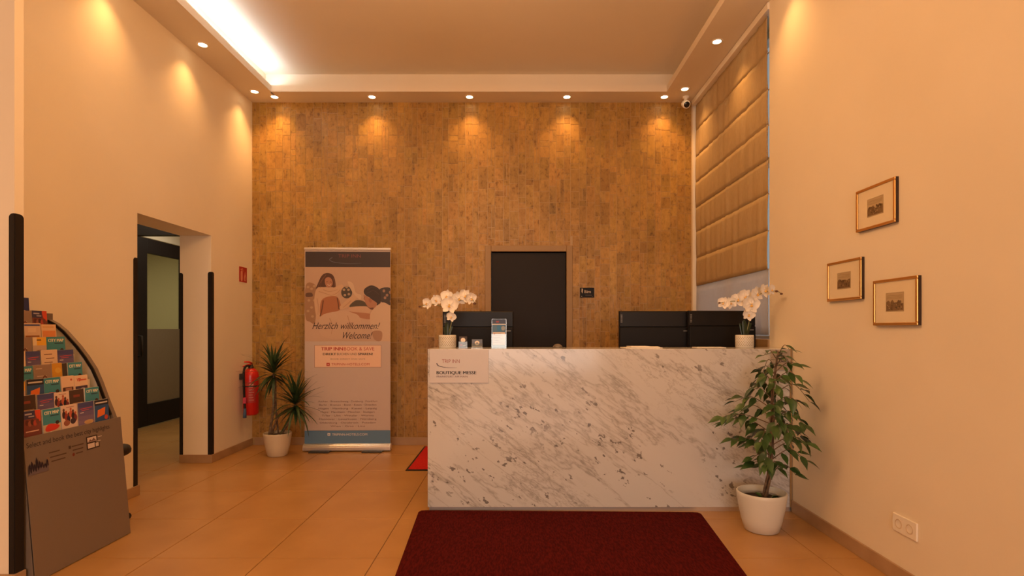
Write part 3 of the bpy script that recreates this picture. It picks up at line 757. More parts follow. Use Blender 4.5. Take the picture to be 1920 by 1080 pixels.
# papers lying on the top by the monitors
pt = thing('paper_stack', 'loose white papers lying on the counter before the middle monitor', 'papers', (.895, 3.86, CZ))
for k, (dx, dy, wd, dp, rz) in enumerate(((0, 0, .26, .17, 3), (.03, .01, .20, .14, -8), (-.02, .0, .14, .10, 6))):
    bm = bmesh.new(); bx(bm, -wd/2, wd/2, -dp/2, dp/2, k*.004, k*.004+.0036); bmesh.ops.rotate(bm, verts=bm.verts, matrix=Matrix.Rotation(R(rz), 3, 'Z')); bmesh.ops.translate(bm, verts=bm.verts, vec=(dx, dy, 0)); fin('paper_sheet', bm, 'paper', pt)
bm = bmesh.new(); bx(bm, 1.29, 1.50, 3.84, 3.95, CZ, CZ+.004, .001, 1); tag(fin('notepad', bm, 'paper'), 'thin white notepad lying before the right monitor', 'notepad')
bm = bmesh.new(); bmesh.ops.create_uvsphere(bm, u_segments=20, v_segments=10, radius=1)
for v in bm.verts:
    v.co.z = max(v.co.z, 0)
bmesh.ops.transform(bm, matrix=Matrix.Translation((.300, 3.90, CZ)) @ Matrix.Diagonal((.036, .05, .027, 1)), verts=bm.verts); tag(fin('computer_mouse', bm, mat('grey_shell', (.16,.14,.12), .4), None, True), 'small rounded grey mouse lying on the counter before the door', 'mouse')
# signs on the counter front
t = thing('counter_sign', 'white hotel sign in a clear sleeve on the left front of the counter', 'sign', (-.39, CF, .98))
bm = bmesh.new(); bx(bm, *local((-.585, -.187, CF-.006, CF-.0005, .872, 1.097), t), .001, 1); fin('sign_sheet', bm, mat('sign_paper', (.60,.575,.58), .35), t)
F = Flat(); kx = 3.64/1008
def cp(px, py): return ((px-968)*kx, 1.236-(py-617)*kx)
def T(F, body, pxa, pxb, pyt, pyb, col, **kw):
    a, b = cp(pxa, pyb), cp(pxb, pyt); F.text(body, a[0], a[1], b[0]-a[0], b[1]-a[1], col, **kw)
T(F, 'TRIP INN', 829, 862, 673.5, 680.5, K(150,80,75)); F.stroke([cp(819,681), cp(823,686), cp(838,689), cp(857,689.2)], .007, K(70,65,75), .001)
T(F, 'BOUTIQUE MESSE', 819, 893, 695.5, 701.5, K(45,38,40), bold=.0012); T(F, 'FRANKFURT AM MAIN', 819, 877, 704, 707.5, K(120,95,95))
F.build('sign_print', t, Vector((0, CF-.0062, 0))-t.location, *FRONT)
t = thing('counter_plaque', 'small grey framed notice on the right corner of the counter front', 'sign', (1.79, CF, 1.02))
bm = bmesh.new(); bx(bm, *local((1.722, 1.852, CF-.010, CF-.0005, .958, 1.098), t), .002, 1); fin('plaque', bm, mat('plaque_grey', (.40,.34,.28), .45), t)
F = Flat(); F.rect(1.73, .966, 1.844, 1.09, K(158,145,130)); F.text('Bar', 1.775, 1.012, .055, .028, K(60,50,48), bold=.001); F.rect(1.745, 1.070, 1.83, 1.073, K(110,98,90)); F.rect(1.745, 1.058, 1.82, 1.061, K(110,98,90)); F.rect(1.745, .988, 1.83, .991, K(110,98,90))
F.build('plaque_print', t, Vector((0, CF-.0103, 0))-t.location, *FRONT)

# office sign beside the door
t = thing('office_sign', 'small black office sign on the tiled wall right of the door', 'sign', (.755, YB, 1.625))
bm = bmesh.new(); bx(bm, -.075, .075, -.012, -.0035, -.052, .052, .001, 1); fin('plate', bm, mat('black_plate', (.008,.007,.007), .4, Specular_IOR_Level=.15), t)
F = Flat(); F.text('B\u00fcro', -.028, -.006, .068, .034, K(190,175,160), bold=.0006); F.poly([(-.058,.045),(-.045,.04),(-.048,.0),(-.052,-.01),(-.06,.01)], K(200,185,165)); F.rect(-.02, -.030, .05, -.026, K(110,100,90)); F.ell(-.058, -.04, .006, .004, K(190,175,160), 8); F.ell(.055, -.042, .005, .003, K(120,110,100), 8)
F.build('plate_print', t, (0, -.0122, 0), *FRONT)

# ------------------------------------------------------------------ carpets
bm = bmesh.new()
out = [(-.655, 3.60), (-.64, 3.632), (-.60, 3.637), (1.18, 3.600), (1.213, 3.592), (1.226, 3.565), (1.148, 2.69), (1.02, 1.3), (-.53, 1.3), (-.603, 2.69)]
prism(bm, out, 2, 0.0005, .011)
tag(fin('entrance_carpet', bm, 'rug'), 'large dark red carpet lying on the floor before the marble counter', 'carpet')
t = thing('floor_mat', 'bright red mat with black border on the floor behind the counter', 'mat', (-.3, 5.16, 0))
bm = bmesh.new(); bx(bm, *local((-.966, .30, 4.684, 5.645, .0005, .007), t), .002, 1); fin('border', bm, 'black', t)
bm = bmesh.new(); bx(bm, *local((-.946, .28, 4.712, 5.625, .006, .0095), t)); fin('pile', bm, 'matred', t)

# ------------------------------------------------------------------ roll-up banner
BY = 5.45; bX0, bX1 = -2.146, -1.271
rb2 = thing('rollup_banner', 'tall roll-up welcome banner with a couple printed on it before the tiled wall', 'banner', ((bX0+bX1)/2, BY, 0)); rb2.rotation_euler = (0, 0, R(1.5))
W2 = (bX1-bX0)/2; HZ0, HZ1 = .075, 2.040
bm = bmesh.new(); prism(bm, [(-.045, .012), (.045, .012), (.045, .055), (.02, .078), (-.02, .078), (-.045, .055)], 0, -W2, W2); bmesh.ops.bevel(bm, geom=[e for e in bm.edges if abs(e.verts[0].co.x-e.verts[1].co.x) > .1], offset=.008, segments=3, affect='EDGES'); cs = fin('cassette', bm, 'alu', rb2)
for sx in (-1, 1):
    bm = bmesh.new(); bx(bm, sx*W2*.6-.10, sx*W2*.6+.10, -.10, .10, 0, .012, .003); fin('foot', bm, 'dark_metal', rb2)
bm = bmesh.new(); bx(bm, -W2+.006, W2-.006, -.0012, .0012, .07, HZ1); fin('banner_sheet', bm, mat('banner_film', (.54,.44,.385), .45), rb2)
bm = bmesh.new(); bx(bm, -W2+.002, W2-.002, -.010, .010, HZ1-.004, HZ1+.020, .004); fin('top_rail', bm, 'alu', rb2)
bm = bmesh.new(); tube(bm, [(0, .03, .06), (0, .035, 1.0), (0, .012, HZ1)], .009, 8); fin('rear_pole', bm, 'alu', rb2)
F = Flat(); kb = BY/1008
def q_(px, py):   # local banner coordinates from the sheet's own layout grid
    return ((px-653.5)/161.5*(bX1-bX0), 1.236-(py-617)*kb)
def BR(x0, y0, x1, y1, c): a, b = q_(x0, y1), q_(x1, y0); F.rect(a[0], a[1], b[0], b[1], c)
def BT(body, xa, xb, yt, yb, c, **kw): a, b = q_(xa, yb), q_(xb, yt); F.text(body, a[0], a[1], b[0]-a[0], b[1]-a[1], c, **kw)
def BP(pts, c): F.smooth([q_(570+x/6, 460+y/6) for x, y in pts], c)
def BE(x, y, rx, ry, c, rot=0): a = q_(570+x/6, 460+y/6); F.ell(a[0], a[1], rx/6*kb, ry/6*kb, c, 16, rot)
BR(575, 472, 732.5, 501, K(58,48,47)); 
BT('TRIP INN', 636, 678, 476.5, 483, K(128,72,66)); F.stroke([q_(625,483), q_(620,487), q_(628,491.5), q_(655,494.5), q_(679,493.5)], .009, K(96,100,104), .002)
KB = lambda r, g, b: K(r*.88, g*.86, b*.84)
BR(575, 501, 732.5, 640, KB(214,184,158))
skin, hair, top = KB(196,142,110), KB(96,62,44), KB(226,192,158)
BP([(30,760),(150,800),(250,780),(520,720),(740,800),(1000,700),(990,1085),(30,1085)], KB(222,192,168))
BP([(35,450),(140,445),(150,560),(140,860),(80,860),(30,800)], KB(178,140,106)); BP([(40,540),(100,535),(110,575),(40,580)], KB(110,80,64))
for x, y in ((60,470),(100,490),(130,460),(70,620),(100,700),(60,740),(110,800),(130,620)): BE(x, y, 16, 14, KB(204,172,134))
BP([(860,490),(990,490),(990,680),(900,650),(850,600)], KB(74,66,62))
for x, y in ((905,512),(975,528),(918,590),(985,628),(940,560)): BE(x, y, 15, 17, KB(176,140,118))
BP([(215,340),(270,312),(330,330),(360,390),(365,480),(330,470),(240,470),(150,500),(170,430)], hair)
BP([(250,380),(285,358),(320,378),(335,430),(310,470),(270,468),(250,430)], skin)
F.stroke([q_(570+278/6,460+440/6), q_(570+295/6,460+452/6), q_(570+316/6,460+440/6)], .006, KB(236,222,206))
BP([(150,500),(200,470),(330,480),(430,440),(450,470),(400,540),(330,590),(240,600),(200,780),(160,830),(130,640)], top)
BP([(210,620),(330,570),(400,600),(420,720),(300,760),(200,800)], KB(190,126,84)); F.stroke([q_(570+230/6,460+620/6), q_(570+215/6,460+720/6), q_(570+195/6,460+800/6)], .012, KB(120,76,50)); F.stroke([q_(570+385/6,460+590/6), q_(570+400/6,460+680/6), q_(570+405/6,460+720/6)], .012, KB(120,76,50))
BE(490, 530, 62, 68, KB(84,76,66)); 
for x, y in ((460,500),(510,500),(470,560),(515,550),(490,470)): BE(x, y, 15, 14, KB(190,168,140))
BP([(420,680),(560,560),(600,540),(610,580),(520,680),(430,720)], top)
BP([(500,410),(560,430),(590,530),(650,560),(640,610),(590,570),(550,520)], KB(232,206,176))
BP([(520,690),(590,620),(680,630),(720,690),(640,700)], KB(92,82,64)); BP([(515,700),(730,690),(740,760),(600,770)], KB(226,190,160)); BP([(520,740),(560,750),(750,770),(750,830),(640,815),(560,780)], KB(196,140,106))
BP([(200,800),(420,740),(560,760),(640,820),(640,1000),(400,1060),(200,1000)], KB(226,196,170))
F.stroke([q_(570+262/6,460+415/6), q_(570+272/6,460+411/6), q_(570+282/6,460+415/6)], .004, KB(90,56,44)); F.stroke([q_(570+304/6,460+416/6), q_(570+314/6,460+412/6), q_(570+322/6,460+418/6)], .004, KB(90,56,44))
for a_ in ((236,360,190,430,165,490), (262,330,215,400,196,480), (345,372,356,430,352,474)): F.stroke([q_(570+a_[0]/6,460+a_[1]/6), q_(570+a_[2]/6,460+a_[3]/6), q_(570+a_[4]/6,460+a_[5]/6)], .006, KB(140,98,68), .002)
for a_ in ((180,520,260,545,330,570), (160,600,175,690,170,780), (230,500,300,520,390,500), (420,500,380,540,330,560), (540,620,500,660,450,700), (300,820,330,900,320,1000), (500,790,520,880,500,980)): F.stroke([q_(570+a_[0]/6,460+a_[1]/6), q_(570+a_[2]/6,460+a_[3]/6), q_(570+a_[4]/6,460+a_[5]/6)], .007, KB(198,160,126), .003)
BP([(680,520),(700,480),(770,450),(850,490),(875,570),(860,660),(790,670),(760,600),(700,560)], KB(66,52,46))
BP([(680,560),(740,590),(790,620),(830,660),(780,720),(730,690),(700,650),(690,610)], skin); BE(752, 620, 16, 26, KB(180,120,92), .3); BP([(700,650),(740,700),(790,700),(775,725),(730,700)], KB(120,80,62)); F.stroke([q_(570+690/6,460+585/6), q_(570+682/6,460+600/6), q_(570+690/6,460+610/6)], .004, KB(110,70,54))
for a_ in ((900,680,930,780,920,900), (820,780,860,860,850,960)): F.stroke([q_(570+a_[0]/6,460+a_[1]/6), q_(570+a_[2]/6,460+a_[3]/6), q_(570+a_[4]/6,460+a_[5]/6)], .008, KB(204,172,142), .004)
for a_ in ((720,500,780,470,840,500), (720,540,790,510,860,560)): F.stroke([q_(570+a_[0]/6,460+a_[1]/6), q_(570+a_[2]/6,460+a_[3]/6), q_(570+a_[4]/6,460+a_[5]/6)], .005, KB(92,76,68), .002)
BP([(770,740),(880,645),(960,670),(995,720),(990,1085),(870,1085),(780,960),(750,830)], KB(232,206,178)); BP([(780,970),(880,970),(875,1070),(800,1060)], KB(192,152,122))
BR(575, 640, 732.5, 806.5, (.54,.44,.385))
BT('Herzlich willkommen!', 588, 710, 604, 617, K(62,44,40), shear=.35); BT('Welcome!', 641, 696, 622, 635, K(62,44,40), shear=.35)
BR(592, 647, 716, 689, K(150,120,104)); BR(592.7, 647.7, 715.3, 688.3, K(232,196,168))
BT('TRIP INN', 604.5, 645, 650.5, 657, K(172,48,44), bold=.0016); BT('BOOK & SAVE', 647, 703, 650.5, 657, K(178,62,54))
BT('DIREKT', 608, 632, 661.5, 666, K(50,44,40), bold=.0012); BT('BUCHEN UND', 634, 671, 661.5, 666, K(96,84,74)); BT('SPAREN!', 673, 700, 661.5, 666, K(50,44,40), bold=.0012)
BT('BOOK DIRECT AND SAVE', 622, 686, 671.3, 674.5, K(168,138,118))
BR(614.5, 680.3, 620.5, 686, K(178,52,46)); BR(616.5, 682, 618.5, 684.3, K(232,196,168)); BT('TRIPINN-HOTELS.COM', 623.5, 694, 680.5, 685, K(178,62,54))
rows_ = ['Aachen \u00b7 Braunschweig \u00b7 Duisburg \u00b7 Frankfurt', 'Berlin \u00b7 Bremen \u00b7 Bonn \u00b7 Essen \u00b7 Dresden', 'Hagen \u00b7 Hamburg \u00b7 Kassel \u00b7 Leipzig', 'Mainz \u00b7 Mannheim \u00b7 M\u00fcnchen \u00b7 Stuttgart', 'Trier \u00b7 Ulm \u00b7 Wetzlar \u00b7 Worms', 'Hannover \u00b7 Leverkusen \u00b7 N\u00fcrnberg', 'Oldenburg \u00b7 Osnabr\u00fcck \u00b7 Potsdam', 'Wien \u00b7 Graz \u00b7 Linz']
for i, s_ in enumerate(rows_):
    hw = (55, 53, 54, 50, 48, 53, 52, 32)[i]; cx = 654
    BT(s_, cx-hw, cx+hw, 750.5+i*6.65, 753.8+i*6.65, K(128,98,86))
BR(573.5, 807, 733, 833, K(92,128,160)); BR(616.5, 811.5, 621.5, 816.5, K(222,214,206)); BR(618, 813, 620, 815, K(92,128,160)); BT('TRIPINN-HOTELS.COM', 625, 690, 812, 816.3, K(226,218,210))
F.v = [(max(-W2+.007, min(W2-.007, a_)), max(.076, min(HZ1, b_)), c_) for a_, b_, c_ in F.v]
F.build('banner_print', rb2, (0, -.0014, 0), *FRONT, gap=.00006)

# ------------------------------------------------------------------ framed prints on the right wall
def framed(yn, yf, z0, z1, label, seed):
    t = thing('framed_print', label, 'picture', (XR, (yn+yf)/2, z0), 'gilt framed engravings on the right wall')
    hy = (yf-yn)/2; h = z1-z0; fw = .014; rg = random.Random(seed)
    bm = bmesh.new(); bx(bm, -.0135, 0, -hy, hy, 0, h, .001, 1); fin('back_box', bm, 'framedark', t)
    for a in ((-.021, -.0135, -hy, hy, h-fw, h), (-.021, -.0135, -hy, hy, 0, fw), (-.021, -.0135, -hy, -hy+fw, fw, h-fw), (-.021, -.0135, hy-fw, hy, fw, h-fw)):
        bm = bmesh.new(); bx(bm, *a, .003); fin('frame_bar', bm, 'gold', t)
    bm = bmesh.new(); bx(bm, -.0150, -.0136, -hy+fw, hy-fw, fw, h-fw); fin('mount_board', bm, 'mount', t)
    F = Flat(); w_, hh = .118, .085; F.rect(-w_/2-.004, -hh/2-.006, w_/2+.004, hh/2+.004, K(186,166,130)); F.rect(-w_/2, -hh/2, w_/2, hh/2, K(196,174,136))
    for k in range(5): F.stroke([(-w_/2+.004, hh/2-.010-k*.004), (-.02, hh/2-.007-k*.005+rg.uniform(-.003,.003)), (.02, hh/2-.011-k*.004), (w_/2-.006, hh/2-.009-k*.004)], .0012, K(160,136,100))
    pts = [(-w_/2, -hh/2), (w_/2, -hh/2), (w_/2, .002)]
    for k in range(9): pts.append((w_/2-w_*k/8.001, rg.uniform(-.010, .012)))
    F.poly(pts+[(-w_/2, -.002)], K(132,106,74))
    for k in range(30):
        x, y = rg.uniform(-w_/2+.006, w_/2-.008), rg.uniform(-hh/2+.004, -.004); F.rect(x-.002, y-.001, x+rg.uniform(.002, .008), y+rg.uniform(.001, .005), rg.choice((K(82,62,42), K(104,82,56), K(178,154,116), K(98,76,52))))
    for k in range(5):
        x = rg.uniform(-w_/2+.01, w_/2-.015); F.rect(x, -.006, x+.008, rg.uniform(.002, .012), K(112,88,60))
    F.build('engraving', t, (-.0151, 0, h/2), *FROM_RIGHT)
    bm = bmesh.new(); bx(bm, -.0178, -.0168, -hy+fw, hy-fw, fw, h-fw); fin('pane', bm, 'pictureglass', t)
framed(2.627, 2.930, 1.760, 1.983, 'gilt framed engraving hanging highest of the three on the right wall', 1)
framed(2.886, 3.202, 1.398, 1.625, 'gilt framed engraving at lower left, nearest the window blind', 2)
framed(2.480, 2.790, 1.254, 1.485, 'gilt framed engraving at lower right, hanging lowest of the three', 3)

# double socket
t = thing('double_socket', 'white double power socket low on the right wall', 'socket', (XR, 2.58, .288))
bm = bmesh.new(); bx(bm, -.009, 0, -.080, .080, -.043, .043, .003); fin('plate', bm, 'whiteplastic', t)
for sy in (-.0365, .0365):
    bm = bmesh.new(); lathe(bm, [(.0225, 0), (.0225, .002), (.0195, .002), (.0185, -.004), (0, -.004)], 24); bmesh.ops.transform(bm, matrix=Matrix.Translation((-.009, sy, 0)) @ Matrix.Rotation(R(-90), 4, 'Y'), verts=bm.verts); so_ = fin('socket_well', bm, mat('socket_well', (.60,.48,.33), .5), t)
    bm = bmesh.new()
    for dz in (-.009, .009): bmesh.ops.create_cone(bm, cap_ends=True, segments=10, radius1=.0032, radius2=.0032, depth=.003, matrix=Matrix.Translation((-.0062, sy+dz*.7, dz*.7)) @ Matrix.Rotation(R(90), 4, 'Y'))
    fin('pin_hole', bm, 'black', so_)

# ------------------------------------------------------------------ fire extinguisher and its sign
ex, ey = -2.715, 5.50
t = thing('fire_extinguisher', 'red fire extinguisher with black hose hanging on the left wall by the corner', 'extinguisher', (ex, ey, .36))
bm = bmesh.new(); r = .075; lathe(bm, [(0, .004), (r*.8, 0), (r, .018), (r, .40), (r*.93, .435), (r*.6, .465), (r*.35, .475), (0, .475)], 30); fin('cylinder', bm, 'red', t, True)
bm = bmesh.new(); lathe(bm, [(.026, .47), (.026, .495), (.018, .50), (.018, .515), (0, .515)], 16); fin('valve', bm, 'dark_metal', t, True)
bm = bmesh.new(); tube(bm, [(0, .03, .51), (0, -.03, .515), (-.03, -.10, .50)], [.010, .010, .008], 8); tube(bm, [(0, .02, .525), (.0, -.03, .54), (-.02, -.09, .545)], [.009, .009, .007], 8); fin('lever', bm, 'red', t, True)
bm = bmesh.new(); tube(bm, spline([(0, -.02, .50), (-.01, -.085, .50), (-.015, -.115, .44), (-.015, -.112, .30), (-.015, -.10, .14), (-.01, -.102, .06)], 6), .011, 10); fin('hose', bm, 'black', t, True)
bm = bmesh.new(); tube(bm, [(-.01, -.102, .08), (-.01, -.104, .02), (-.01, -.105, -.015)], [.013, .016, .018], 10); fin('nozzle', bm, 'bluegrip', t, True)
bm = bmesh.new(); lathe(bm, [(r+.001, .29), (r+.003, .292), (r+.003, .300), (r+.001, .302)], 30); fin('strap', bm, 'dark_metal', t, True)
bm = bmesh.new()
for i in range(8):
    a0, a1 = [R(-95+70*k/8) for k in (i, i+1)]; rr = r+.0012
    bm.faces.new([bm.verts.new(p) for p in ((rr*cos(a0), rr*sin(a0), .13), (rr*cos(a1), rr*sin(a1), .13), (rr*cos(a1), rr*sin(a1), .34), (rr*cos(a0), rr*sin(a0), .34))])
lb = fin('instruction_label', bm, mat('label_red', (.46,.03,.022), .5), t)
F = Flat()
for k in range(6): F.rect(-.024, .155+k*.026, .024-.006*(k % 3), .160+k*.026, K(205,150,130))
F.rect(-.018, .305, .018, .322, K(215,160,140)); nx = Vector((cos(R(-60)), sin(R(-60)), 0)); F.build('label_print', lb, nx*(r+.0022), (-sin(R(-60)), cos(R(-60)), 0), (0,0,1), .00003)
bm = bmesh.new(); bx(bm, XL-ex+.0, XL-ex+.035, -.03, .03, .36, .42, .003); fin('wall_bracket', bm, 'dark_metal', t)
bm = bmesh.new(); bx(bm, -.020, .010, -.128, -.098, .13, .19, .006); fin('seal_tag', bm, mat('pink_tag', (.55,.05,.10), .5), t)
t = thing('extinguisher_sign', 'red fire extinguisher sign on the left wall near the tiled corner', 'sign', (XL, 5.545, 1.797))
bm = bmesh.new(); bx(bm, 0, .004, -.076, .076, -.078, .078, .0008, 1); fin('plate', bm, mat('sign_red', (.42,.02,.014), .5), t)
F = Flat(); wht = K(225,150,125)
F.smooth([(-.050,-.06),(-.016,-.06),(-.014,.02),(-.024,.034),(-.042,.034),(-.052,.02)], wht); F.rect(-.037, .034, -.028, .05, wht); F.stroke([(-.034,.052),(-.015,.058),(-.008,.03)], .007, wht); F.stroke([(-.055,.05),(-.03,.052)], .007, wht)
F.smooth([(.020,-.06),(.052,-.06),(.056,-.02),(.044,.004),(.036,.035),(.024,.0),(.014,-.03)], wht); F.smooth([(.030,-.055),(.044,-.055),(.042,-.03),(.036,-.012),(.030,-.03)], K(160,40,30))
F.build('pictogram', t, (.0043, 0, 0), *FROM_LEFT)

# ------------------------------------------------------------------ plants
def aim(o, d, nrm, scale):
    """local +Y along d, local +Z near nrm"""
    y = Vector(d).normalized(); n_ = Vector(nrm); x = y.cross(n_)
    if x.length < 1e-3: x = y.cross(Vector((1, 0, 0)))
    x.normalize(); z = x.cross(y)
    m3 = Matrix((x, y, z)).transposed(); o.matrix_local = Matrix.Translation(o.location) @ m3.to_4x4() @ Matrix.Diagonal((scale[0], scale[1], scale[2], 1))
def pot(t, prof, mt, zsoil, rs, seg=36):
    bm = bmesh.new(); lathe(bm, prof, seg); fin('pot', bm, mt, t, True)
    bm = bmesh.new(); lathe(bm, [(0, zsoil+.008), (rs*.5, zsoil+.005), (rs, zsoil)], 24); fin('soil', bm, 'soil', t, True)
# dracaena by the tiled wall
dx, dy = -2.335, 5.26
t = thing('potted_dracaena', 'two headed spiky dracaena in a cream pot beside the banner', 'plant', (dx, dy, 0))
pot(t, [(0, 0), (.084, 0), (.092, .008), (.110, .08), (.124, .16), (.130, .205), (.132, .222), (.127, .226), (.120, .220), (.116, .18)], 'pot_cream', .195, .117)
def strap_mesh(bend, k):
    vs, fs = [], []
    n_ = 7
    for i in range(n_+1):
        tt = i/n_; hw = .0145*(1-tt**2.2)*(.55+.45*min(1, tt*4)) + .0004; z = -bend*tt**2.2
        y = tt*(1-.25*bend*tt)
        vs += [(-hw, y, z+.003), (0, y, z), (hw, y, z+.003)]
    for i in range(n_):
        b = i*3; fs += [(b, b+1, b+4, b+3), (b+1, b+2, b+5, b+4)]
    me = bpy.data.meshes.new('strap_leaf'); me.from_pydata(vs, [], fs); me.materials.append(M['strap'])
    for p in me.polygons: p.use_smooth = True
    return me
straps = [strap_mesh(b, i) for i, b in enumerate((.08, .25, .45))]
rd = random.Random(3)
for (cx, cy, cz), n_, base in (((-.03, -.02, .800), 72, (-.075, -.01, .2)), ((.195, -.05, .505), 84, (.02, .01, .2))):
    top = Vector((cx, cy, cz))
    bm = bmesh.new(); b0 = Vector(base); tube(bm, spline([b0, b0.lerp(top, .5)+Vector((.02, 0, .0)), top], 6), [.015-.004*i/12 for i in range(13)], 8)
    if cx < 0: tube(bm, spline([(.0, .02, .2), (-.02, .01, .45), (cx+.01, cy+.02, cz-.05)], 5), .009, 7)
    else: tube(bm, spline([(-.06, 0, .2), (.02, -.03, .38), (.16, -.05, .47)], 5), .010, 7)
    fin('trunk', bm, 'trunk', t, True)
    for i in range(n_):
        az = i*2.39996+rd.uniform(-.2, .2); f = (i+.5)/n_; el = R(80-118*f+rd.uniform(-10, 10))
        d = Vector((cos(az)*cos(el), sin(az)*cos(el), sin(el)))
        o = link('leaf', rd.choice(straps), None, t, top + Vector((0, 0, .05-.09*f)) + d*.01)
        ln = rd.uniform(.25, .34)
        if dy+o.location.y+d.y*ln > YB-.03: ln = max(.10, (YB-.03-dy-o.location.y)/max(d.y, .01))
        tipx = dx+o.location.x+d.x*ln
        if tipx > -2.26 and dy+o.location.y+d.y*ln > 5.35: ln = max(.06, min(ln, (5.35-dy-o.location.y)/max(d.y, .01)))
        aim(o, d, (0, 0, 1), (1, ln, ln))
# ficus before the counter
fx, fy = 1.510, 3.31
t = thing('potted_ficus', 'bushy weeping ficus in a round white pot before the counter', 'plant', (fx, fy, 0))
pot(t, [(0, 0), (.088, 0), (.100, .006), (.118, .07), (.134, .15), (.143, .215), (.145, .235), (.142, .240), (.134, .238), (.131, .20)], 'pot_white', .190, .131)
def leaf_mesh(k, fold, droop):
    prof = [(0, .0), (.10, .09), (.25, .205), (.45, .235), (.65, .17), (.85, .06), (1.0, .004)]
    vs, fs = [], []
    for y, hw in prof:
        z = -droop*y*y; vs += [(-hw, y, z+fold*hw), (0, y, z), (hw, y, z+fold*hw)]
    for i in range(len(prof)-1):
        b = i*3; fs += [(b, b+1, b+4, b+3), (b+1, b+2, b+5, b+4)]
    me = bpy.data.meshes.new('ficus_leaf'); me.from_pydata(vs, [], fs); me.materials.append(M['leaf'])
    for p in me.polygons: p.use_smooth = True
    return me
leaves = [leaf_mesh(0, .25, .12), leaf_mesh(1, .45, .25), leaf_mesh(2, .15, .35)]
rf = random.Random(21)
T0, T1 = Vector((.02, 0, .19)), Vector((.095, .0, 1.10))
def trunk_at(s): 
    return T0.lerp(T1, s)+Vector((.012*sin(s*7), .010*cos(s*6)-.010, 0))
bm = bmesh.new()
for ph in (0, 2.1, 4.2):
    tube(bm, [trunk_at(s/14)+Vector((.012*cos(ph+s*.7), .012*sin(ph+s*.7), 0))*(1-s/18) for s in range(15)], [.0085-.0058*s/14 for s in range(15)], 7)
fin('trunk', bm, 'trunk', t, True)
nl = 0
def put_leaf(p, d, ln):
    global nl
    o = link('leaf', rf.choice(leaves), None, t, p); nn = Vector((rf.uniform(-.5, .5), rf.uniform(-.7, .3), 1))
    tip = p+Vector(d).normalized()*ln
    if tip.x+fx > XR-.01: d = Vector((-.2, d[1]-.5, d[2])); tip = p+Vector(d).normalized()*ln
    if tip.y+fy > CF-.015: d = Vector((d[0], -.5, d[2]))
    aim(o, d, nn, (ln, ln, ln)); nl += 1
nb = 40
for i in range(nb):
    s = .16+.80*(i/(nb-1)); p0 = trunk_at(s)
    az = i*2.4+rf.uniform(-.5, .5)
    reach = (.31 if s > .25 else .24)*max(.16, 1-abs(s-.42)*1.35)*rf.uniform(.8, 1.12)
    hx, hy = cos(az)*reach, sin(az)*reach*.75
    lim_y = CF-.05-fy-p0.y; hy = min(hy, lim_y); hx = min(hx, XR-.09-fx-p0.x)
    p1 = p0+Vector((hx*.55, hy*.55, .055+.03*rf.random())); p2 = p0+Vector((hx, hy, rf.uniform(-.03, .05)))
    path = spline([p0, p1, p2], 5)
    bm = bmesh.new(); tube(bm, path, [.0035-.0024*k/10 for k in range(11)], 5); fin('branch', bm, 'trunk', t, True)
    cnt = max(3, int(reach*30))
    for k in range(cnt):
        f = .30+.70*k/(cnt-1); q = path[min(10, int(f*10))]; side = 1 if k % 2 else -1
        out = (p2-p0).normalized(); lat = Vector((-out.y, out.x, 0))*side
        d = out*rf.uniform(.4, 1.0)+lat*rf.uniform(.3, .9)+Vector((0, 0, rf.uniform(-1.0, .0)))
        if k == cnt-1: d = out+Vector((0, 0, -.35))
        put_leaf(q, d, rf.uniform(.072, .108)*(1 if s < .85 else .8))
for k in range(12):
    a_ = k*2.4; put_leaf(trunk_at(.9+.1*k/11), Vector((cos(a_), sin(a_), .4-.5*rf.random())), rf.uniform(.045, .065))
for k in range(10):
    a_ = k*2.1; b0 = Vector((.02+.03*cos(a_), -.02+.03*sin(a_), .20)); put_leaf(b0, Vector((cos(a_), sin(a_)-.2, .5)), rf.uniform(.04, .06))

# ------------------------------------------------------------------ brochure stand
sy0, sy1 = 2.612, 3.255
bs = thing('brochure_stand', 'grey tiered brochure stand with arched sides against the left wall', 'stand', (-2.58, 2.93, 0)); p = bs.location
def loc3(x, y, z): return (x-p.x, y-p.y, z-p.z)
bm = bmesh.new(); prism(bm, [(-2.335-p.x, .004), (-2.396-p.x, .705), (-2.401-p.x, .705), (-2.342-p.x, .004)], 1, sy0-p.y, sy1-p.y); fin('front_panel', bm, 'standgrey', bs)
arc = [(-2.338, .004), (-2.376, .45), (-2.398, .648), (-2.425, .725), (-2.452, .792), (-2.500, .921), (-2.535, 1.0), (-2.580, 1.07), (-2.629, 1.135), (-2.71, 1.226), (-2.764, 1.270), (-2.805, 1.292)]
def cheek(y0, y1, nm, mt='standgrey', shrink=0):
    bm = bmesh.new(); prism(bm, [(x-p.x, z) for x, z in arc]+[(-2.805-p.x, .004)], 1, y0-p.y, y1-p.y); return fin(nm, bm, mt, bs)
cheek(sy1-.028, sy1, 'side_panel'); cheek(sy0, sy0+.02, 'side_panel')
bm = bmesh.new(); prism(bm, [(x-p.x-.016, z-.012) for x, z in arc[3:-1]]+[(-2.79-p.x, 1.24), (-2.79-p.x, .60), (-2.44-p.x, .60)], 1, sy1-.032-p.y, sy1-.0285-p.y); fin('side_lining', bm, 'cream', bs)
bm = bmesh.new()
up_ = arc[3:]
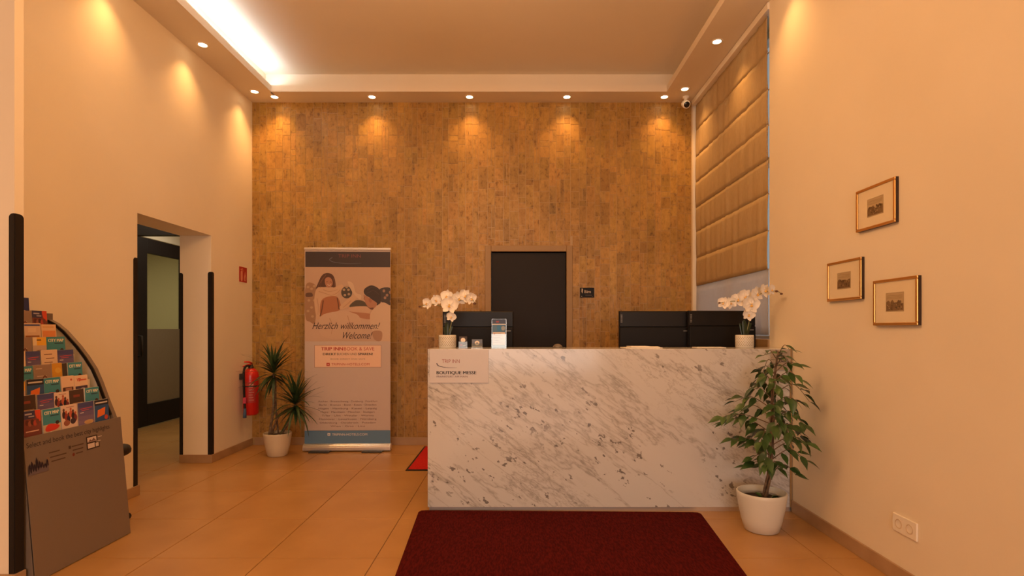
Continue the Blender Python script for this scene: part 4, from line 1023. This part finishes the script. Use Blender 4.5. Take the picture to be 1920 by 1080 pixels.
for (xa, za), (xb, zb) in zip(up_, up_[1:]):
    d = Vector((xb-xa, 0, zb-za)).normalized(); nn = Vector((-d.z, 0, d.x))*-.006
    vs = [bm.verts.new(loc3(*c)) for c in ((xa, sy1-.036, za), (xb, sy1-.036, zb), (xb, sy1-.028, zb), (xa, sy1-.028, za))]
    vs2 = [bm.verts.new(loc3(*c)) for c in ((xa-.014, sy1-.036, za-.006), (xb-.014, sy1-.036, zb-.006), (xb-.014, sy1-.028, zb-.006), (xa-.014, sy1-.028, za-.006))]
    for f in ((0,1,2,3), ): bm.faces.new([vs[k] for k in f]); bm.faces.new([vs2[k] for k in f][::-1])
    for k in range(4): bm.faces.new((vs[k], vs[(k+1) % 4], vs2[(k+1) % 4], vs2[k]))
fin('edge_strip', bm, 'black', bs)
for k in range(9):
    Xk = -2.41-.038*k; zb = .825+.0735*k-.2; ye = (3.215, 3.19, 3.175, 3.165, 3.155, 3.12, 3.10, 3.085, 3.015)[k]
    bm = bmesh.new(); bx(bm, *local((Xk-.0365, Xk-.033, sy0+.02, ye, zb, zb+.17), bs)); bx(bm, *local((Xk-.0365, Xk+.0005, sy0+.02, ye, zb-.004, zb), bs))
    fin('tier_shelf', bm, 'cream', bs)
bm = bmesh.new(); bx(bm, *local((-2.812, -2.806, sy0, sy1, .004, 1.33), bs)); fin('rear_panel', bm, 'standgrey', bs)
F = Flat()
tilt = Vector((-.061, 0, .701)).normalized(); ttl = K(40,30,42)
F.text('Select and book the best city highlights', 2.625, .655, .535, .026, ttl)
for (ya, yb, z) in ((2.745, 2.81, .602), (2.75, 2.85, .578), (2.755, 2.84, .556), (2.885, 2.965, .604), (2.89, 2.96, .583), (2.91, 2.955, .562)): F.rect(ya, z, yb, z+.006, K(84,62,50))
F.rect(2.865, .598, 2.88, .614, K(70,50,44)); F.ell(2.893, .563, .008, .009, K(120,54,40)); F.ell(2.735, .578, .007, .008, K(140,112,88))
F.poly([(2.985,.566),(3.075,.566),(3.075,.596),(3.062,.596),(3.062,.638),(2.985,.638)], K(52,38,36)); F.rect(2.991, .606, 3.055, .632, K(206,190,178)); F.rect(2.991, .572, 3.040, .598, K(206,190,178)); F.rect(3.046, .573, 3.068, .594, K(200,184,170))
F.poly([(2.995,.607),(3.01,.622),(3.02,.612),(3.035,.626),(3.052,.608)], K(120,90,80)); F.rect(3.066, .622, 3.095, .626, K(206,190,178)); F.rect(3.05, .600, 3.085, .603, K(206,190,178))
F.rect(2.622, .520, 2.735, .548, K(104,92,96))
F.stroke([(2.624,.528),(2.630,.575),(2.636,.530),(2.644,.585),(2.650,.535),(2.657,.570),(2.664,.532),(2.671,.600),(2.678,.535),(2.686,.580),(2.692,.540),(2.700,.572),(2.707,.538),(2.716,.560),(2.722,.536),(2.730,.578),(2.734,.545)], .007, K(36,26,40), .005, 3)
sc2 = 1/tilt.z
F.build('panel_print', bs, Vector((-2.335, 0, .004))-p-tilt*.004*1.0+Vector((.0004, 0, 0)), (0,1,0), tuple(tilt))
# brochures: (tier, y0, y1, kind, label)
ordn = ('bottom', 'second', 'third', 'fourth', 'fifth', 'sixth', 'seventh', 'eighth', 'top')
def art(F, k, w, h, top, rg):
    """cover art; u -w/2..w/2, v 0..h"""
    R_ = lambda x0, y0, x1, y1, c: F.rect(x0*w-w/2, h-y1*.1, x1*w-w/2, h-y0*.1, c)
    if k == 'city':
        R_(0, 0, 1, .1*20, K(66,138,150)); F.text('CITY MAP', -w*.40, h-.028, w*.82, .017, K(232,222,196), bold=.0009); R_(.42, .34, .9, .40, K(44,72,84))
        R_(0, .80, 1, 2.0, K(190,170,140)); F.smooth([(-w*.4,h-.10),(-w*.2,h-.078),(w*.15,h-.082),(w*.42,h-.095),(w*.2,h-.112),(-w*.3,h-.115)], K(206,60,44)); F.ell(w*.3, h-.076, .012, .010, K(60,40,40)); F.ell(-w*.1, h-.125, .012, .008, K(228,214,196))
    elif k == 'purple':
        for j in range(8): R_(0, j*.25, 1, 2.0, tuple(K(70,72,120)[i]*(1-j/9)+K(176,140,150)[i]*j/9 for i in range(3)))
        F.stroke([(-w*.36, h-.036), (w*.1, h-.033), (w*.38, h-.032)], .0035, K(196,70,80)); F.stroke([(-w*.30, h-.045), (w*.2, h-.043)], .003, K(196,80,86)); R_(.12, .55, .34, .585, K(228,216,206)); F.ell(w*.15, h-.112, w*.3, .012, K(200,160,110))
    elif k == 'navy':
        R_(0, 0, 1, 2, K(42,48,96)); R_(.15, .2, .55, .26, K(150,140,150)); F.ell(-w*.1, h-.045, .02, .014, K(214,200,176)); F.smooth([(-w*.4,h-.072),(-w*.1,h-.068),(w*.3,h-.073),(w*.2,h-.08),(-w*.35,h-.08)], K(226,214,196))
    elif k == 'navyorange':
        R_(0, 0, 1, 2, K(50,84,130)); R_(0, 0, 1, .3, K(36,36,50)); R_(.08, .12, .92, .2, K(206,196,186)); F.poly([(-w*.34,h-.10),(w*.2,h-.088),(w*.26,h-.045),(-w*.28,h-.058)], K(226,116,50)); F.ell(w*.3, h-.105, .014, .014, K(190,70,44))
    elif k == 'people':
        R_(0, 0, 1, 2, K(220,192,172)); R_(.3, .10, .8, .14, K(170,130,120)); 
        for j in range(6): F.ell(-w*.36+j*w*.145, h-.05-.012*(j % 3), .011, .020, (K(60,40,44), K(150,60,50), K(54,44,62), K(190,96,70), K(40,34,40), K(120,50,56))[j]); F.ell(-w*.36+j*w*.145, h-.024-.012*(j % 3), .0065, .008, (K(90,60,50), K(180,90,60))[j % 2])
        F.ell(w*.2, h-.09, .018, .016, K(60,50,60)); F.ell(-w*.2, h-.095, .02, .016, K(150,90,70))
    elif k == 'brown':
        R_(0, 0, 1, 2, K(74,54,44)); R_(.28, .28, .72, .42, K(128,62,48)); R_(.2, .72, .9, .76, K(170,128,92))
    elif k == 'grey':
        R_(0, 0, 1, 2, K(150,124,108)); R_(.1, .18, .45, .22, K(206,182,160)); R_(.15, .58, .7, .62, K(200,176,156)); F.stroke([(w*.0,h-.085),(w*.02,h-.066),(w*.12,h-.062),(w*.2,h-.075),(w*.24,h-.095)], .007, K(104,52,46))
    elif k == 'yellow':
        R_(0, 0, 1, 2, K(196,170,150)); R_(.0, .02, 1, .46, K(232,176,62)); R_(.02, .02, .3, .46, K(226,206,172)); R_(.3, .14, .62, .2, K(80,60,54)); F.ell(0, h-.085, .03, .014, K(140,96,72))
    elif k == 'plainyellow':
        R_(0, 0, 1, 2, K(206,150,50)); F.ell(w*.1, h-.04, .02, .015, K(214,168,70))
    elif k == 'dark': R_(0, 0, 1, 2, K(68,58,50))
    elif k in ('cream', 'white'):
        R_(0, 0, 1, 2, K(222,192,160)); 
        for j in range(4): R_(.18+.1*(j % 2), .22+.22*j, .68+.12*(j % 2), .265+.22*j, K(130,90,80))
    elif k == 'whiteblue':
        R_(0, 0, 1, 2, K(214,182,152)); R_(.0, .06, .95, .16, K(92,96,140)); R_(.05, .68, .9, .8, K(150,90,50)); R_(.2, .25, .7, .5, K(224,196,166))
    elif k == 'orange':
        R_(0, 0, 1, 2, K(224,184,140)); R_(.08, .36, .95, 2, K(220,140,84)); R_(.1, .1, .85, .2, K(214,166,118))
    elif k == 'redblue':
        R_(0, 0, 1, 2, K(120,64,56)); R_(0, 0, .66, .40, K(60,58,92)); R_(.1, .12, .5, .2, K(170,160,170)); R_(.3, .26, .62, .32, K(170,160,170)); F.smooth([(w*.18,h-.002),(w*.49,h-.002),(w*.48,h-.055),(w*.3,h-.05)], K(206,74,50))
        for j in range(5): F.ell(-w*.3+j*w*.15, h-.058-.006*(j % 2), .010, .014, (K(90,44,40), K(150,90,70), K(70,40,40), K(170,70,56), K(110,60,50))[j])
        R_(.1, 1.0, .85, 1.05, K(220,180,160))
    elif k == 'whitephoto':
        R_(0, 0, 1, 2, K(226,192,160)); R_(.1, .62, .92, 1.2, K(84,48,42)); R_(.3, .66, .8, 1.1, K(170,120,96)); F.ell(w*.28, h-.022, .007, .006, K(190,80,60))
    elif k == 'whitered':
        R_(0, 0, 1, 2, K(228,194,162)); F.text('VIP', -w*.30, h-.034, w*.28, .020, K(196,74,54), bold=.001); R_(.42, .22, .9, .30, K(196,84,60)); R_(.05, .60, .95, 1.2, K(70,56,76)); F.ell(w*.1, h-.085, .02, .016, K(150,140,150))
BRO = [
 (0, 2.640, 2.738, 'redblue', 'red and blue photo brochure, leftmost in the bottom tier'),
 (0, 2.750, 2.856, 'city', 'teal city map with red car picture in the bottom tier of the brochure stand'),
 (0, 2.860, 2.962, 'people', 'white brochure with a group of people in the bottom tier'),
 (0, 2.968, 3.078, 'purple', 'purple brochure with red lines in the bottom tier'),
 (0, 3.084, 3.190, 'navyorange', 'navy brochure with an orange patch at the right end of the bottom tier'),
 (1, 2.650, 2.752, 'brown', 'dark brown brochure, leftmost in the second tier'),
 (1, 2.757, 2.856, 'purple', 'purple brochure beside the dark brown one in the second tier'),
 (1, 2.859, 2.955, 'people', 'white brochure with people in the middle of the second tier'),
 (1, 2.959, 3.058, 'brown', 'dark brown brochure right of the people cover in the second tier'),
 (1, 3.062, 3.164, 'city', 'teal city map at the right end of the second tier'),
 (2, 2.640, 2.730, 'yellow', 'yellow topped brochure, leftmost in the third tier'),
 (2, 2.742, 2.841, 'navyorange', 'navy brochure with an orange patch in the third tier'),
 (2, 2.844, 2.945, 'city', 'teal city map in the middle of the third tier'),
 (2, 2.952, 3.037, 'whitephoto', 'white brochure with a dark photo in the third tier'),
 (2, 3.041, 3.136, 'whitered', 'white brochure with red heading at the right end of the third tier'),
 (3, 2.718, 2.821, 'city', 'teal city map, leftmost in the fourth tier'),
 (3, 2.826, 2.932, 'grey', 'grey brown brochure right of the left city map in the fourth tier'),
 (3, 2.936, 3.000, 'plainyellow', 'narrow plain yellow brochure in the fourth tier'),
 (3, 3.004, 3.036, 'dark', 'narrow dark brochure right of the yellow one in the fourth tier'),
 (3, 3.040, 3.140, 'city', 'teal city map at the right end of the fourth tier'),
 (4, 2.718, 2.816, 'cream', 'cream brochure, leftmost in the fifth tier'),
 (4, 2.820, 2.905, 'purple', 'purple brochure between two pale ones in the fifth tier'),
 (4, 2.910, 3.013, 'white', 'pale text covered brochure right of the middle in the fifth tier'),
 (4, 3.017, 3.127, 'purple', 'purple brochure at the right end of the fifth tier'),
 (5, 2.798, 2.896, 'grey', 'grey brown brochure, leftmost in the sixth tier'),
 (5, 2.900, 2.984, 'yellow', 'yellow topped brochure in the middle of the sixth tier'),
 (5, 2.990, 3.113, 'city', 'teal city map at the right end of the sixth tier'),
 (6, 2.790, 2.888, 'city', 'teal city map, leftmost in the seventh tier'),
 (6, 2.893, 2.993, 'whiteblue', 'pale brochure with a blue bar in the seventh tier'),
 (6, 2.998, 3.094, 'orange', 'cream and orange brochure at the right end of the seventh tier'),
 (7, 2.880, 2.981, 'grey', 'grey brown brochure, left in the eighth tier'),
 (7, 2.984, 3.078, 'redblue', 'red and blue photo brochure in the eighth tier'),
 (8, 2.910, 3.008, 'navy', 'navy brochure alone in the top tier'),
]
pageM = mat('brochure_pages', (.62,.56,.47), .6); rg = random.Random(2)
for k, y0, y1, kind, lab in BRO:
    Xk = -2.412-.038*k; h = .198+rg.uniform(-.003, .004); zb = .825+.0735*k-.2+.0012; lean = rg.uniform(2, 4)
    t = thing('brochure', lab, 'brochure', (Xk, (y0+y1)/2, zb), 'brochures in the stand'); w_ = y1-y0
    t.rotation_euler = (rg.uniform(-.008, .008), 0, 0)
    sh = math.tan(R(lean))
    bm = bmesh.new(); g = bx(bm, -.009, 0, -w_/2, w_/2, 0, h)
    for v in bm.verts: v.co.x -= v.co.z*sh
    fin('pages', bm, pageM, t)
    F = Flat(); art(F, kind, w_, h, 0, rg)
    # keep the art inside the cover
    F.v = [(max(-w_/2, min(w_/2, a_)), max(0, min(h, b_)), c_) for a_, b_, c_ in F.v]
    F.build('cover', t, (.0003, 0, 0), (0,1,0), (-sh, 0, 1), .00005)

# ------------------------------------------------------------------ swivel stool behind the stand
t = thing('swivel_stool', 'black swivel stool mostly hidden behind the brochure stand', 'stool', (-2.651, 3.43, 0))
bm = bmesh.new(); lathe(bm, [(0, .425), (.145, .425), (.158, .435), (.160, .455), (.152, .474), (.10, .480), (0, .480)], 30); fin('seat', bm, 'black', t, True)
bm = bmesh.new(); lathe(bm, [(.016, .10), (.016, .425), (.024, .425)], 14); lathe(bm, [(.026, .07), (.026, .22), (.016, .22)], 14); fin('column', bm, 'dark_metal', t, True)
bm = bmesh.new()
for i in range(5):
    a_ = R(20)+2*pi*i/5; tube(bm, [(0, 0, .085), (.07*cos(a_), .07*sin(a_), .075), (.140*cos(a_), .140*sin(a_), .055)], [.014, .012, .009], 8)
fin('star_base', bm, 'dark_metal', t, True)
for i in range(5):
    a_ = R(20)+2*pi*i/5; bm = bmesh.new()
    for s_ in (-1, 1):
        g = bmesh.ops.create_cone(bm, cap_ends=True, segments=14, radius1=.022, radius2=.022, depth=.012, matrix=Matrix.Translation((.140*cos(a_)-s_*.009*sin(a_), .140*sin(a_)+s_*.009*cos(a_), .0225)) @ Matrix.Rotation(a_, 4, 'Z') @ Matrix.Rotation(R(90), 4, 'X'))
    fin('caster', bm, 'black', t)
